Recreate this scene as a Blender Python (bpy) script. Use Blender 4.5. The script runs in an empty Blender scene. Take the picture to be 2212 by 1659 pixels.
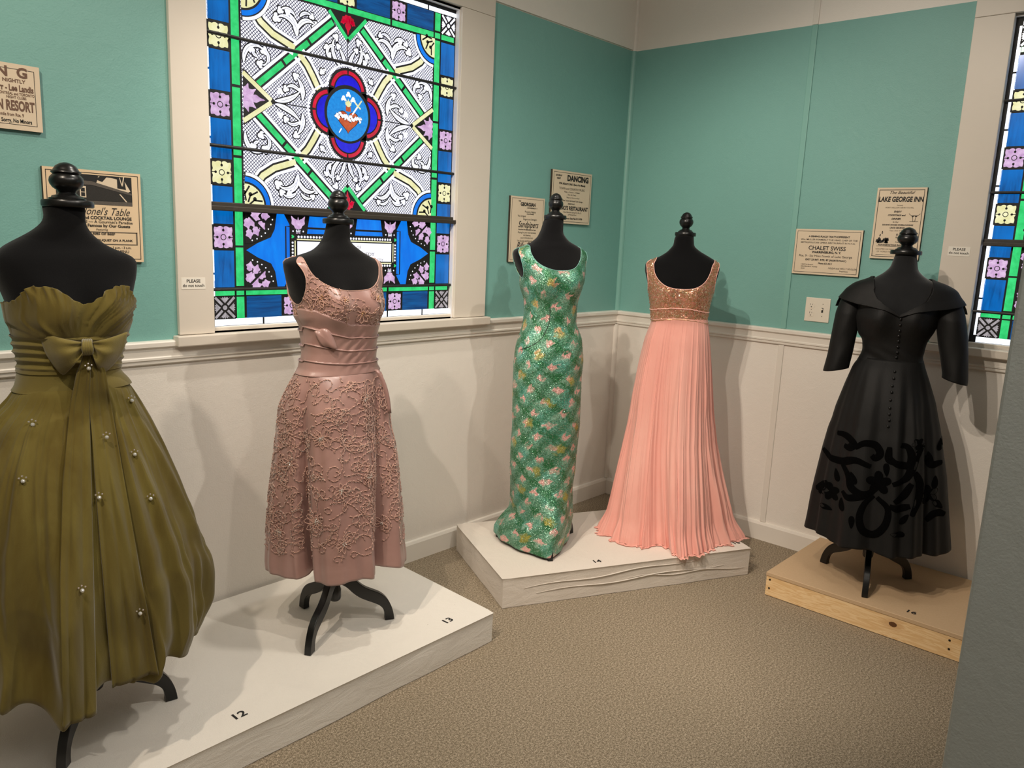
import bpy, bmesh, math, random
import numpy as np
from mathutils import Matrix, Vector
random.seed(7)
SC = bpy.context.scene
COL = SC.collection
PI = math.pi
# ---------------------------------------------------------------- camera
cd = bpy.data.cameras.new('camera'); cam = bpy.data.objects.new('camera', cd); COL.objects.link(cam)
CY, CP, CR = 0.7357404, -0.1848169, 0.0431078
CAM = Vector((-4.048083, -2.810815, 1.6))
_f = Vector((math.cos(CP)*math.cos(CY), math.cos(CP)*math.sin(CY), math.sin(CP)))
_r = Vector((math.sin(CY), -math.cos(CY), 0)); _u = _r.cross(_f)
_r2 = _r*math.cos(CR)+_u*math.sin(CR); _u2 = -_r*math.sin(CR)+_u*math.cos(CR)
cam.matrix_world = Matrix(((_r2.x, _u2.x, -_f.x, CAM.x), (_r2.y, _u2.y, -_f.y, CAM.y), (_r2.z, _u2.z, -_f.z, CAM.z), (0, 0, 0, 1)))
cd.sensor_fit = 'HORIZONTAL'; cd.sensor_width = 36; cd.lens = 1693.35/2212*36; cd.clip_start = .05
SC.camera = cam
# ---------------------------------------------------------------- world, exposure, light
SC.view_settings.view_transform = 'Standard'; SC.view_settings.look = 'None'
SC.view_settings.gamma = 1; SC.view_settings.use_curve_mapping = False
EXPO = 0.80; SC.view_settings.exposure = EXPO
w = bpy.data.worlds.new('world'); SC.world = w; w.use_nodes = True
w.node_tree.nodes['Background'].inputs[0].default_value = (.75, .85, 1, 1)
w.node_tree.nodes['Background'].inputs[1].default_value = .6
TRACK = [  # position, target, watts, colour, radius, cone deg
    ((-4.35, -1.45, 3.30), (-2.9, -.15, .7), 72, (1, .86, .70), .035, 76),
    ((-3.70, -1.35, 3.30), (-.9, -.5, .9), 84, (1, .87, .73), .02, 66),
    ((-3.50, -1.75, 3.30), (-.3, -1.2, .9), 54, (1, .87, .73), .02, 62),
    ((-3.30, -1.20, 3.30), (-.1, -1.7, 1.0), 54, (1, .87, .73), .02, 62),
    ((-2.30, -.80, 3.45), (-2.35, -.75, 0), 46, (1, .93, .83), .04, 80),
    ((-2.10, -2.60, 3.30), (-2.35, -.3, .6), 48, (1, .93, .83), .03, 84),
    ((-3.0, -3.10, 3.30), (-1.5, -1.3, .2), 26, (1, .92, .80), .05, 90),
]
for i, (p, t, e, c, r, cone) in enumerate(TRACK):
    ld = bpy.data.lights.new('track_spot', 'SPOT'); ld.energy = e; ld.color = c; ld.shadow_soft_size = r
    ld.spot_size = math.radians(cone); ld.spot_blend = .6
    lo = bpy.data.objects.new('track_spot', ld); COL.objects.link(lo); lo.location = p
    lo.rotation_euler = (Vector(t)-Vector(p)).to_track_quat('-Z', 'Y').to_euler()
for (p, sx, sy, e) in (((-3.6, -3.6, 3.55), 2.4, 1.2, 22), ((-1.3, -1.6, 3.55), 1.2, 1.2, 5)):  # unseen overhead area lights, added as soft ambient fill
    ld = bpy.data.lights.new('ambient_fill', 'AREA'); ld.shape = 'RECTANGLE'; ld.size = sx; ld.size_y = sy
    ld.energy = e; ld.color = (1, .93, .86)
    lo = bpy.data.objects.new('ambient_fill', ld); COL.objects.link(lo); lo.location = p

# ---------------------------------------------------------------- helpers
def mk(name, V, F, mat=None, parent=None, smooth=False, mats=None, midx=None, uv=None):
    me = bpy.data.meshes.new(name)
    me.from_pydata([tuple(map(float, v)) for v in V], [], [tuple(int(i) for i in f) for f in F])
    if mats:
        for m in mats: me.materials.append(m)
        if midx is not None: me.polygons.foreach_set('material_index', np.array(midx, dtype=np.int32))
    elif mat: me.materials.append(mat)
    if smooth: me.polygons.foreach_set('use_smooth', [True]*len(me.polygons))
    if uv is not None:
        ul = me.uv_layers.new(name='uv')
        vi = np.zeros(len(me.loops), dtype=np.int32); me.loops.foreach_get('vertex_index', vi)
        ul.data.foreach_set('uv', np.asarray(uv, dtype=np.float32)[vi].ravel())
    me.update()
    o = bpy.data.objects.new(name, me); COL.objects.link(o)
    if parent: o.parent = parent
    return o
def tag(o, label=None, cat=None, group=None, kind=None):
    if label: o['label'] = label
    if cat: o['category'] = cat
    if group: o['group'] = group
    if kind: o['kind'] = kind
    return o
def empty(name, loc=(0, 0, 0), rz=0, parent=None):
    o = bpy.data.objects.new(name, None); COL.objects.link(o); o.location = loc; o.rotation_euler = (0, 0, rz)
    o.empty_display_size = .05
    if parent: o.parent = parent
    return o
class G:
    """collects shapes into one mesh"""
    def __init__(s): s.V = []; s.F = []; s.M = []
    def add(s, V, F, m=0):
        b = len(s.V); s.V += [tuple(v) for v in V]; s.F += [tuple(i+b for i in f) for f in F]; s.M += [m]*len(F); return s
    def box(s, a, b, m=0):
        x0, y0, z0 = [min(p, q) for p, q in zip(a, b)]; x1, y1, z1 = [max(p, q) for p, q in zip(a, b)]
        V = [(x0, y0, z0), (x1, y0, z0), (x1, y1, z0), (x0, y1, z0), (x0, y0, z1), (x1, y0, z1), (x1, y1, z1), (x0, y1, z1)]
        return s.add(V, [(0, 3, 2, 1), (4, 5, 6, 7), (0, 1, 5, 4), (1, 2, 6, 5), (2, 3, 7, 6), (3, 0, 4, 7)], m)
    def prism(s, poly, d, m=0):
        """poly: list of 3D points, extruded by vector d"""
        n = len(poly); V = list(poly)+[tuple(Vector(p)+Vector(d)) for p in poly]
        return s.add(V, [tuple(range(n))[::-1], tuple(range(n, 2*n))]+[(i, (i+1) % n, n+(i+1) % n, n+i) for i in range(n)], m)
    def tube(s, pts, r, n=8, m=0, closed=False, cap=True):
        pts = [Vector(p) for p in pts]; N = len(pts)
        if N < 2: return s
        rr = r if hasattr(r, '__len__') else [r]*N
        V = []; up = None
        for i, p in enumerate(pts):
            if closed: t = pts[(i+1) % N]-pts[i-1]
            else: t = pts[min(i+1, N-1)]-pts[max(i-1, 0)]
            if t.length < 1e-9: t = Vector((0, 0, 1))
            t.normalize()
            if up is None:
                up = Vector((0, 0, 1)) if abs(t.z) < .9 else Vector((1, 0, 0))
            a = up-t*up.dot(t)
            if a.length < 1e-6: a = t.orthogonal()
            a.normalize(); up = a; b = t.cross(a)
            for k in range(n):
                q = 2*PI*k/n; V.append(p+(a*math.cos(q)+b*math.sin(q))*rr[i])
        F = []
        for i in range(N if closed else N-1):
            for k in range(n):
                j = (i+1) % N; F.append((i*n+k, i*n+(k+1) % n, j*n+(k+1) % n, j*n+k))
        if cap and not closed: F += [tuple(range(n))[::-1], tuple(range((N-1)*n, N*n))]
        return s.add(V, F, m)
    def lathe(s, prof, c=(0, 0, 0), n=32, m=0):
        V = []; 
        for r, z in prof:
            for k in range(n): V.append((c[0]+r*math.cos(2*PI*k/n), c[1]+r*math.sin(2*PI*k/n), c[2]+z))
        F = [(i*n+k, i*n+(k+1) % n, (i+1)*n+(k+1) % n, (i+1)*n+k) for i in range(len(prof)-1) for k in range(n)]
        F += [tuple(range(n))[::-1], tuple(range((len(prof)-1)*n, len(prof)*n))]
        return s.add(V, F, m)
    def ball(s, c, r, m=0, seg=8, ring=5, sz=1):
        V = [(c[0], c[1], c[2]-r*sz)]; F = []
        for i in range(1, ring):
            t = PI*i/ring
            for k in range(seg): V.append((c[0]+r*math.sin(t)*math.cos(2*PI*k/seg), c[1]+r*math.sin(t)*math.sin(2*PI*k/seg), c[2]-r*sz*math.cos(t)))
        V.append((c[0], c[1], c[2]+r*sz)); L = len(V)-1
        for k in range(seg):
            F.append((0, 1+(k+1) % seg, 1+k)); F.append((L, 1+(ring-2)*seg+k, 1+(ring-2)*seg+(k+1) % seg))
            for i in range(ring-2): F.append((1+i*seg+k, 1+i*seg+(k+1) % seg, 1+(i+1)*seg+(k+1) % seg, 1+(i+1)*seg+k))
        return s.add(V, F, m)
    def build(s, name, mat=None, parent=None, smooth=False, mats=None):
        return mk(name, s.V, s.F, mat, parent, smooth, mats, s.M if mats else None)
def bevel(o, w=.003, seg=2):
    m = o.modifiers.new('bevel', 'BEVEL'); m.width = w; m.segments = seg; m.limit_method = 'ANGLE'; m.angle_limit = .6
    return o
def autosmooth(o, ang=.6):
    me = o.data; me.polygons.foreach_set('use_smooth', [True]*len(me.polygons))
    try: me.set_sharp_from_angle(angle=ang)
    except Exception: pass
    return o
# ---------------------------------------------------------------- shader helpers
class NT:
    def __init__(s, name):
        s.m = bpy.data.materials.new(name); s.m.use_nodes = True; s.t = s.m.node_tree
        s.b = s.t.nodes['Principled BSDF']; s.out = s.t.nodes['Material Output']
    def n(s, typ, **kw):
        nd = s.t.nodes.new(typ)
        for k, v in kw.items():
            if k in nd.inputs.keys() and not hasattr(nd, k): nd.inputs[k].default_value = v
            else: setattr(nd, k, v)
        return nd
    def link(s, a, b): s.t.links.new(a, b)
    def val(s, x, sock):
        if hasattr(x, 'is_linked') or hasattr(x, 'node'): s.link(x, sock)
        else: sock.default_value = x
    def math(s, op, a, b=0, c=0, clamp=False):
        nd = s.t.nodes.new('ShaderNodeMath'); nd.operation = op; nd.use_clamp = clamp
        s.val(a, nd.inputs[0]); s.val(b, nd.inputs[1])
        if op in ('MULTIPLY_ADD', 'WRAP', 'SMOOTH_MIN', 'COMPARE'): s.val(c, nd.inputs[2])
        return nd.outputs[0]
    def mix(s, f, a, b, blend='MIX'):
        nd = s.t.nodes.new('ShaderNodeMix'); nd.data_type = 'RGBA'; nd.blend_type = blend
        s.val(f, nd.inputs[0]); 
        for v, i in ((a, 6), (b, 7)):
            if isinstance(v, (tuple, list)): nd.inputs[i].default_value = (*v[:3], 1)
            else: s.link(v, nd.inputs[i])
        return nd.outputs[2]
    def coord(s, kind='Object', scale=None, rot=None):
        tc = s.t.nodes.new('ShaderNodeTexCoord'); o = tc.outputs[kind]
        if scale or rot:
            mp = s.t.nodes.new('ShaderNodeMapping'); s.link(o, mp.inputs[0])
            if scale: mp.inputs['Scale'].default_value = scale
            if rot: mp.inputs['Rotation'].default_value = rot
            o = mp.outputs[0]
        return o
    def noise(s, vec, scale=5, detail=3, rough=.5, dist=0):
        nd = s.t.nodes.new('ShaderNodeTexNoise'); s.link(vec, nd.inputs['Vector'])
        nd.inputs['Scale'].default_value = scale; nd.inputs['Detail'].default_value = detail
        nd.inputs['Roughness'].default_value = rough; nd.inputs['Distortion'].default_value = dist
        return nd.outputs['Fac']
    def ramp(s, f, stops, interp='LINEAR'):
        nd = s.t.nodes.new('ShaderNodeValToRGB'); s.link(f, nd.inputs[0]); nd.color_ramp.interpolation = interp
        el = nd.color_ramp.elements
        while len(el) < len(stops): el.new(.5)
        for e, (p, c) in zip(el, stops): e.position = p; e.color = (*c, 1) if len(c) == 3 else c
        return nd.outputs[0]
    def bump(s, h, strength=.3, dist=.01, normal=None):
        nd = s.t.nodes.new('ShaderNodeBump'); s.link(h, nd.inputs['Height']); nd.inputs['Strength'].default_value = strength
        nd.inputs['Distance'].default_value = dist
        if normal is not None: s.link(normal, nd.inputs['Normal'])
        s.link(nd.outputs[0], s.b.inputs['Normal']); return nd.outputs[0]
    def set(s, **kw):
        for k, v in kw.items():
            k = k.replace('_', ' ')
            sock = s.b.inputs[k]
            if isinstance(v, tuple) and len(v) == 3 and sock.type == 'RGBA': v = (*v, 1)
            s.val(v, sock)
        return s
def srgb(r, g, b):
    f = lambda c: (c/255/12.92) if c/255 <= .04045 else ((c/255+.055)/1.055)**2.4
    return (f(r), f(g), f(b))
def simple(name, col, rough=.5, bump=0, bscale=60, var=.0, vscale=8, **kw):
    t = NT(name); t.set(Roughness=rough, **kw); co = t.coord()
    if var:
        f = t.noise(co, vscale, 4)
        t.set(Base_Color=t.mix(f, tuple(c*(1-var) for c in col), tuple(min(1, c*(1+var)) for c in col)))
    else: t.set(Base_Color=col)
    if bump: t.bump(t.noise(co, bscale, 5), bump, .004)
    return t.m
M = {}
def wallpaint(name, col, var=.06):
    t = NT(name); co = t.coord()
    big = t.noise(co, 1.6, 4, .6); fine = t.noise(co, 190, 3); mid = t.noise(co, 22, 4, .55, .6)
    t.set(Base_Color=t.mix(big, tuple(c*(1-var) for c in col), tuple(min(1, c*(1+var)) for c in col)), Roughness=.5)
    h = t.math('ADD', t.math('MULTIPLY', fine, .35), t.math('MULTIPLY', mid, .65))
    vr = t.n('ShaderNodeTexVoronoi', feature='DISTANCE_TO_EDGE'); vr.inputs['Scale'].default_value = 1.1
    wv = t.n('ShaderNodeVectorMath', operation='ADD'); t.link(co, wv.inputs[0])
    nz = t.n('ShaderNodeTexNoise'); t.link(co, nz.inputs['Vector']); nz.inputs['Scale'].default_value = 3
    t.link(nz.outputs['Color'], wv.inputs[1]); t.link(wv.outputs[0], vr.inputs['Vector'])
    cr = t.math('LESS_THAN', vr.outputs['Distance'], .006)
    h = t.math('SUBTRACT', h, t.math('MULTIPLY', cr, .25))
    t.bump(h, .35, .006)
    return t.m
M['green'] = wallpaint('teal_wall_paint', srgb(122, 174, 166))
M['white'] = wallpaint('cream_wall_paint', srgb(236, 230, 221), .025)
M['trim'] = simple('trim_paint', srgb(217, 208, 195), .4, .08, 40, .02)
M['trimw'] = simple('rail_paint', srgb(231, 225, 215), .4, .08, 40, .02)
M['greentrim'] = simple('teal_batten_paint', srgb(128, 180, 170), .4, .1, 40, .03)
M['gray'] = wallpaint('shade_grey_partition', srgb(168, 173, 170), .03)  # the partition's shade is put into this greyer wall colour
t = NT('carpet'); co = t.coord(); a = t.noise(co, 330, 3, .85); b = t.noise(co, 130, 3, .8); c = t.noise(co, 3, 3)
f = t.math('ADD', t.math('MULTIPLY', a, .6), t.math('MULTIPLY', b, .4))
cc = t.ramp(f, [(.41, srgb(76, 65, 50)), (.5, srgb(134, 120, 99)), (.59, srgb(200, 184, 162))])
t.set(Base_Color=t.mix(t.math('MULTIPLY', c, .25), cc, srgb(120, 108, 84)), Roughness=.95); t.bump(a, .25, .0015); M['carpet'] = t.m
def cloth(name, col, fold=.5):
    t = NT(name); co = t.coord(); wv = t.noise(co, 420, 2); cr = t.noise(t.coord(scale=(1, 1, 3)), 5, 5, .62, 1.2); sp = t.noise(co, 60, 2)
    spk = t.math('GREATER_THAN', sp, .80)
    base = t.mix(cr, tuple(c*.93 for c in col), col)
    t.set(Base_Color=t.mix(t.math('MULTIPLY', spk, .5), base, srgb(120, 95, 70)), Roughness=.9, Sheen_Weight=.2)
    t.bump(t.math('ADD', t.math('MULTIPLY', wv, .12), t.math('MULTIPLY', cr, fold)), .5, .02)
    return t.m
M['cloth'] = cloth('white_muslin', srgb(232, 226, 216)); M['cloth2'] = cloth('oatmeal_muslin', srgb(222, 212, 200))
t = NT('mdf'); co = t.coord(); f = t.noise(co, 150, 3, .7); t.set(Base_Color=t.mix(f, srgb(188, 158, 122), srgb(204, 175, 140)), Roughness=.7); M['mdf'] = t.m
t = NT('pine'); co = t.coord(scale=(1, .9, 9)); f = t.noise(co, 5, 4, .5, 1.2)
oc = t.coord(); sx = t.n('ShaderNodeSeparateXYZ'); t.link(oc, sx.inputs[0])
dy = t.math('DIVIDE', t.math('SUBTRACT', sx.outputs[1], -1.969), 1.5); dz = t.math('SUBTRACT', sx.outputs[2], .066)
dd = t.math('SQRT', t.math('ADD', t.math('MULTIPLY', dy, dy), t.math('MULTIPLY', dz, dz)))
gr = t.math('SINE', t.math('ADD', t.math('MULTIPLY', f, 34), t.math('DIVIDE', .12, t.math('ADD', dd, .012))))
base = t.mix(t.math('MULTIPLY_ADD', gr, .5, .5), srgb(226, 186, 132), srgb(240, 208, 160))
kn = t.math('LESS_THAN', t.math('ADD', dd, t.math('MULTIPLY', f, .004)), .013)
halo = t.math('SUBTRACT', 1, t.math('MULTIPLY', dd, 28), clamp=True)
base = t.mix(t.math('MULTIPLY', halo, .6), base, srgb(180, 120, 60))
t.set(Base_Color=t.mix(kn, base, srgb(96, 60, 32)), Roughness=.55); M['pine'] = t.m
M['blackwood'] = simple('black_lacquered_wood', (.006, .006, .006), .3, .05, 30)
M['blackwood'].node_tree.nodes['Principled BSDF'].inputs['Specular IOR Level'].default_value = .45
t = NT('black_velour'); co = t.coord(); f = t.noise(co, 300, 2); t.set(Base_Color=(.0045, .0045, .005), Roughness=.95, Sheen_Weight=.10, Sheen_Roughness=.5, Specular_IOR_Level=.1)
t.bump(f, .2, .002); M['velour'] = t.m
t = NT('dusty_black_velour'); co = t.coord(); f = t.noise(co, 300, 2); g = t.noise(co, 6, 5, .7)
t.set(Base_Color=t.mix(g, (.006, .006, .007), (.02, .021, .022)), Roughness=.95, Sheen_Weight=.3, Sheen_Roughness=.5, Specular_IOR_Level=.15); t.bump(f, .2, .002); M['velour2'] = t.m
M['paper'] = simple('aged_paper', srgb(222, 204, 178), .75, 0, 60, .05, 10)
M['paper2'] = simple('amber_paper', srgb(226, 200, 164), .75, 0, 60, .05, 10)
M['card'] = simple('white_card', srgb(234, 228, 216), .6)
M['board_edge'] = simple('dark_board_edge', srgb(60, 48, 36), .7)
M['ink'] = simple('black_ink', (.01, .01, .01), .7)
M['inkgray'] = simple('grey_ink', srgb(95, 85, 72), .7)
M['inkbrown'] = simple('brown_ink', srgb(112, 84, 68), .7)
M['outlet'] = simple('ivory_plastic', srgb(230, 222, 206), .3)
M['dark'] = simple('dark_slot', (.01, .009, .008), .6)
M['steel'] = simple('dark_nail', (.05, .04, .03), .4, Metallic=.8)
M['lead'] = simple('lead_came', (.006, .006, .007), .6)
M['bar'] = simple('blackened_iron', (.012, .011, .010), .5, .3, 60)
M['brownbar'] = simple('weathered_sash_rail', (.035, .028, .020), .55, .4, 40)
M['sashwhite'] = simple('white_sash_paint', srgb(226, 224, 224), .35)
# glass, lit from behind by the day
def glass(name, c1, c2, st=1.0, streak=(1, 1, 1), sc=20, spot=0):
    t = NT(name); co = t.coord(scale=streak); f = t.noise(co, sc, 4, .65, .4)
    col = t.mix(t.math('MULTIPLY_ADD', f, 2.2, -.6, clamp=True), c1, c2)
    if spot:
        g = t.noise(t.coord(), 7, 2); col = t.mix(t.math('MULTIPLY_ADD', g, 3, -1.1, clamp=True), col, c2)
    t.set(Base_Color=(.01, .01, .01), Roughness=.15, Emission_Color=col, Emission_Strength=st/2**EXPO)
    return t.m
M['g_blue'] = glass('blue_glass', (.0, .045, .19), (.0, .19, .66), .9, (3, 3, .35), 16, 1)
M['g_blueh'] = glass('blue_glass_streaked', (.0, .03, .13), (.0, .13, .42), .9, (.35, .35, 4), 16, 0)
M['g_bright'] = glass('azure_glass', (.0, .14, .75), (.0, .26, .95), 1.0, (2, 2, .5), 12)
M['g_cobalt'] = glass('cobalt_glass', (.005, .0, .55), (.01, .01, .85), 1.0, (1, 1, 1), 30)
M['g_green'] = glass('green_glass', (.015, .50, .12), (.06, .85, .26), 1.0, (1, 1, 1), 24)
M['g_yellow'] = glass('straw_glass', (.75, .72, .32), (.95, .93, .62), 1.05, (1, 1, 1), 26)
M['g_pink'] = glass('lilac_glass', (.48, .26, .52), (.86, .62, .88), 1.0, (1, 1, 1), 40)
M['g_white'] = glass('opal_white_glass', (.70, .72, .96), (1, 1, 1), 1.3, (1, 1, 1), 9)
M['g_strip'] = glass('clear_border_glass', (.62, .75, .98), (.95, .98, 1), 2.0, (1, 1, 1), 14)
M['g_red'] = glass('ruby_glass', (.42, .0, .015), (.85, .01, .06), 1.0, (1, 1, 1), 18)
M['g_gray'] = glass('smoky_glass', (.22, .20, .21), (.62, .57, .60), .9, (1, 1, 1), 45)
M['g_paint'] = glass('painted_azure_glass', (.0, .20, .66), (.01, .33, .86), 1.0, (1, 1, 1), 90)
M['g_rust'] = glass('painted_rust_glass', (.42, .05, .01), (.72, .14, .03), 1.0, (1, 1, 1), 40)
t = NT('grisaille_glass'); co = t.coord(rot=(0, 0, 0)); sx = t.n('ShaderNodeSeparateXYZ'); t.link(co, sx.inputs[0])
p = t.math('MULTIPLY', t.math('ADD', sx.outputs[0], sx.outputs[2]), 73); q = t.math('MULTIPLY', t.math('SUBTRACT', sx.outputs[0], sx.outputs[2]), 73)
fp = t.math('LESS_THAN', t.math('ABSOLUTE', t.math('SUBTRACT', t.math('FRACT', p), .5)), .36)
fq = t.math('LESS_THAN', t.math('ABSOLUTE', t.math('SUBTRACT', t.math('FRACT', q), .5)), .36)
cell = t.math('MULTIPLY', fp, fq); nz = t.noise(co, 6, 3)
t.set(Base_Color=(.01, .01, .01), Roughness=.2, Emission_Color=t.mix(cell, (.012, .008, .03), t.mix(nz, (.72, .74, 1), (1, 1, 1))), Emission_Strength=1.7/2**EXPO)
M['g_hatch'] = t.m
GM = ['lead', 'g_blue', 'g_blueh', 'g_bright', 'g_cobalt', 'g_green', 'g_yellow', 'g_pink', 'g_white', 'g_strip', 'g_red', 'g_gray', 'g_paint', 'g_rust', 'g_hatch']
GI = {k: i for i, k in enumerate(GM)}
S_ = .9895
class Pane(G):
    """window drawing in its own plane: u right, w up, layers step toward the room; mesh lies in local XZ, room side -Y"""
    def poly(s, pts, mat, layer=1, mir=()):
        for mu, mw in [(1, 1)]+list(mir):
            P = [(u*mu*S_, -.0005*layer, w_*mw*S_) for u, w_ in pts]
            a = sum(P[i][0]*P[(i+1) % len(P)][2]-P[(i+1) % len(P)][0]*P[i][2] for i in range(len(P)))
            if a < 0: P = P[::-1]
            s.add(P, [tuple(range(len(P)))], GI[mat])
    def rect(s, u0, w0, u1, w1, mat, layer=1, mir=()): s.poly([(u0, w0), (u1, w0), (u1, w1), (u0, w1)], mat, layer, mir)
    def strip(s, pts, wd, mat, layer=1, mir=()):
        n = len(pts); ws = wd if hasattr(wd, '__len__') else [wd]*n
        L, R = [], []
        for i, (u, v) in enumerate(pts):
            a = pts[max(i-1, 0)]; b = pts[min(i+1, n-1)]; dx, dy = b[0]-a[0], b[1]-a[1]; l = math.hypot(dx, dy) or 1
            h = ws[i]/2; L.append((u-dy/l*h, v+dx/l*h)); R.append((u+dy/l*h, v-dx/l*h))
        for i in range(n-1): s.poly([L[i], L[i+1], R[i+1], R[i]], mat, layer, mir)
    def disc(s, u, v, r, mat, layer=1, mir=(), n=24, rv=None):
        rv = rv or r; s.poly([(u+r*math.cos(2*PI*k/n), v+rv*math.sin(2*PI*k/n)) for k in range(n)], mat, layer, mir)
    def arc(s, u, v, r, a0, a1, wd, mat, layer=1, mir=(), n=14):
        s.strip([(u+r*math.cos(a0+(a1-a0)*k/n), v+r*math.sin(a0+(a1-a0)*k/n)) for k in range(n+1)], wd, mat, layer, mir)
    def leaf(s, u, v, ang, ln, wd, mat, layer=1, mir=()):
        c, d = math.cos(ang), math.sin(ang); P = []
        for k in range(13):
            t_ = k/12; h = wd/2*math.sin(PI*t_**.8)*(1+.25*math.sin(t_*14)); P.append((t_*ln, h))
        P = P+[(x, -y) for x, y in P[-2:0:-1]]
        s.poly([(u+x*c-y*d, v+x*d+y*c) for x, y in P], mat, layer, mir)
    def trefoil(s, u, v, ang, r, mat, layer=1, mir=()):
        P = []
        for k in range(36):
            a = 2*PI*k/36; rr = r*(.62+.38*abs(math.cos(1.5*(a-ang)))**.8)
            if abs(((a-ang+PI) % (2*PI))-PI) > 2.5: rr *= .6
            P.append((u+rr*math.cos(a), v+rr*math.sin(a)))
        s.poly(P, mat, layer, mir)
    def curl(s, u, v, ang, ln, turn, wd, mir=(), leafr=None, L=4):
        pts = []; a = ang; x, y = u, v; n = 14
        for k in range(n+1):
            pts.append((x, y)); a = ang+turn*(k/n)**1.3; x += ln/n*math.cos(a); y += ln/n*math.sin(a)
        ws = [wd*(.25+.95*math.sin(PI*(k/n)**.8)) for k in range(n+1)]
        s.strip(pts, [q+.0095 for q in ws], 'lead', L, mir); s.strip(pts, ws, 'g_white', L+2, mir)
        mid = [(p[0], p[1]) for p in pts[3:-3]]; s.strip(mid, .0012, 'lead', L+3, mir)
        r = leafr or wd*1.25
        s.trefoil(x, y, a, r+.0055, 'lead', L+1, mir); s.trefoil(x, y, a, r, 'g_white', L+3, mir)
    def rosette(s, u, v, r, mat, mir=(), L=2, rv=None):
        k_ = (rv or r)/r
        s.rect(u-r*1.12, v-r*1.12*k_, u+r*1.12, v+r*1.12*k_, 'lead', L, mir); P = []
        for k in range(72):
            a = 2*PI*k/72; q = 1/max(abs(math.cos(a)), abs(math.sin(a)))
            rr = r*q**.85*(.88+.11*abs(math.cos(5*a+PI/2*0)))
            P.append((u+rr*math.cos(a), v+rr*math.sin(a)*k_))
        s.poly(P, mat, L+1, mir)
        for i in range(4):
            a = PI/2*i; c, d = math.cos(a), math.sin(a)
            s.disc(u+c*r*.62, v+d*r*.62*k_, r*.13, 'lead', L+2, mir, 12)
            s.strip([(u+c*r*.62, v+d*r*.62*k_), (u+c*r*1.05, v+d*r*1.05*k_)], r*.07, 'lead', L+2, mir)
        s.disc(u, v, r*.30, 'lead', L+2, mir, 20); s.disc(u, v, r*.22, mat, L+3, mir, 20)
    def crossrose(s, u, v, r, mat, mir=(), L=2):
        s.rect(u-r*1.1, v-r*1.1, u+r*1.1, v+r*1.1, 'lead', L, mir)
        for a in (PI/4, 3*PI/4, 5*PI/4, 7*PI/4):
            s.strip([(u+.38*r*math.cos(a), v+.38*r*math.sin(a)), (u+1.36*r*math.cos(a), v+1.36*r*math.sin(a))], r*.24, mat, L+1, mir)
        for i in range(4):
            a = PI/2*i; c, d = math.cos(a), math.sin(a); P = []
            for x, y in ((.42, 0), (.98, .52), (.86, .34), (1.02, .22), (.9, .1), (1.06, 0), (.9, -.1), (1.02, -.22), (.86, -.34), (.98, -.52)):
                P.append((u+r*(x*c-y*d), v+r*(x*d+y*c)))
            s.poly(P, mat, L+1, mir)
        s.disc(u, v, r*.22, mat, L+1, mir, 20)
M4 = [(-1, 1), (1, -1), (-1, -1)]; MU = [(-1, 1)]; MW = [(1, -1)]
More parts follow.
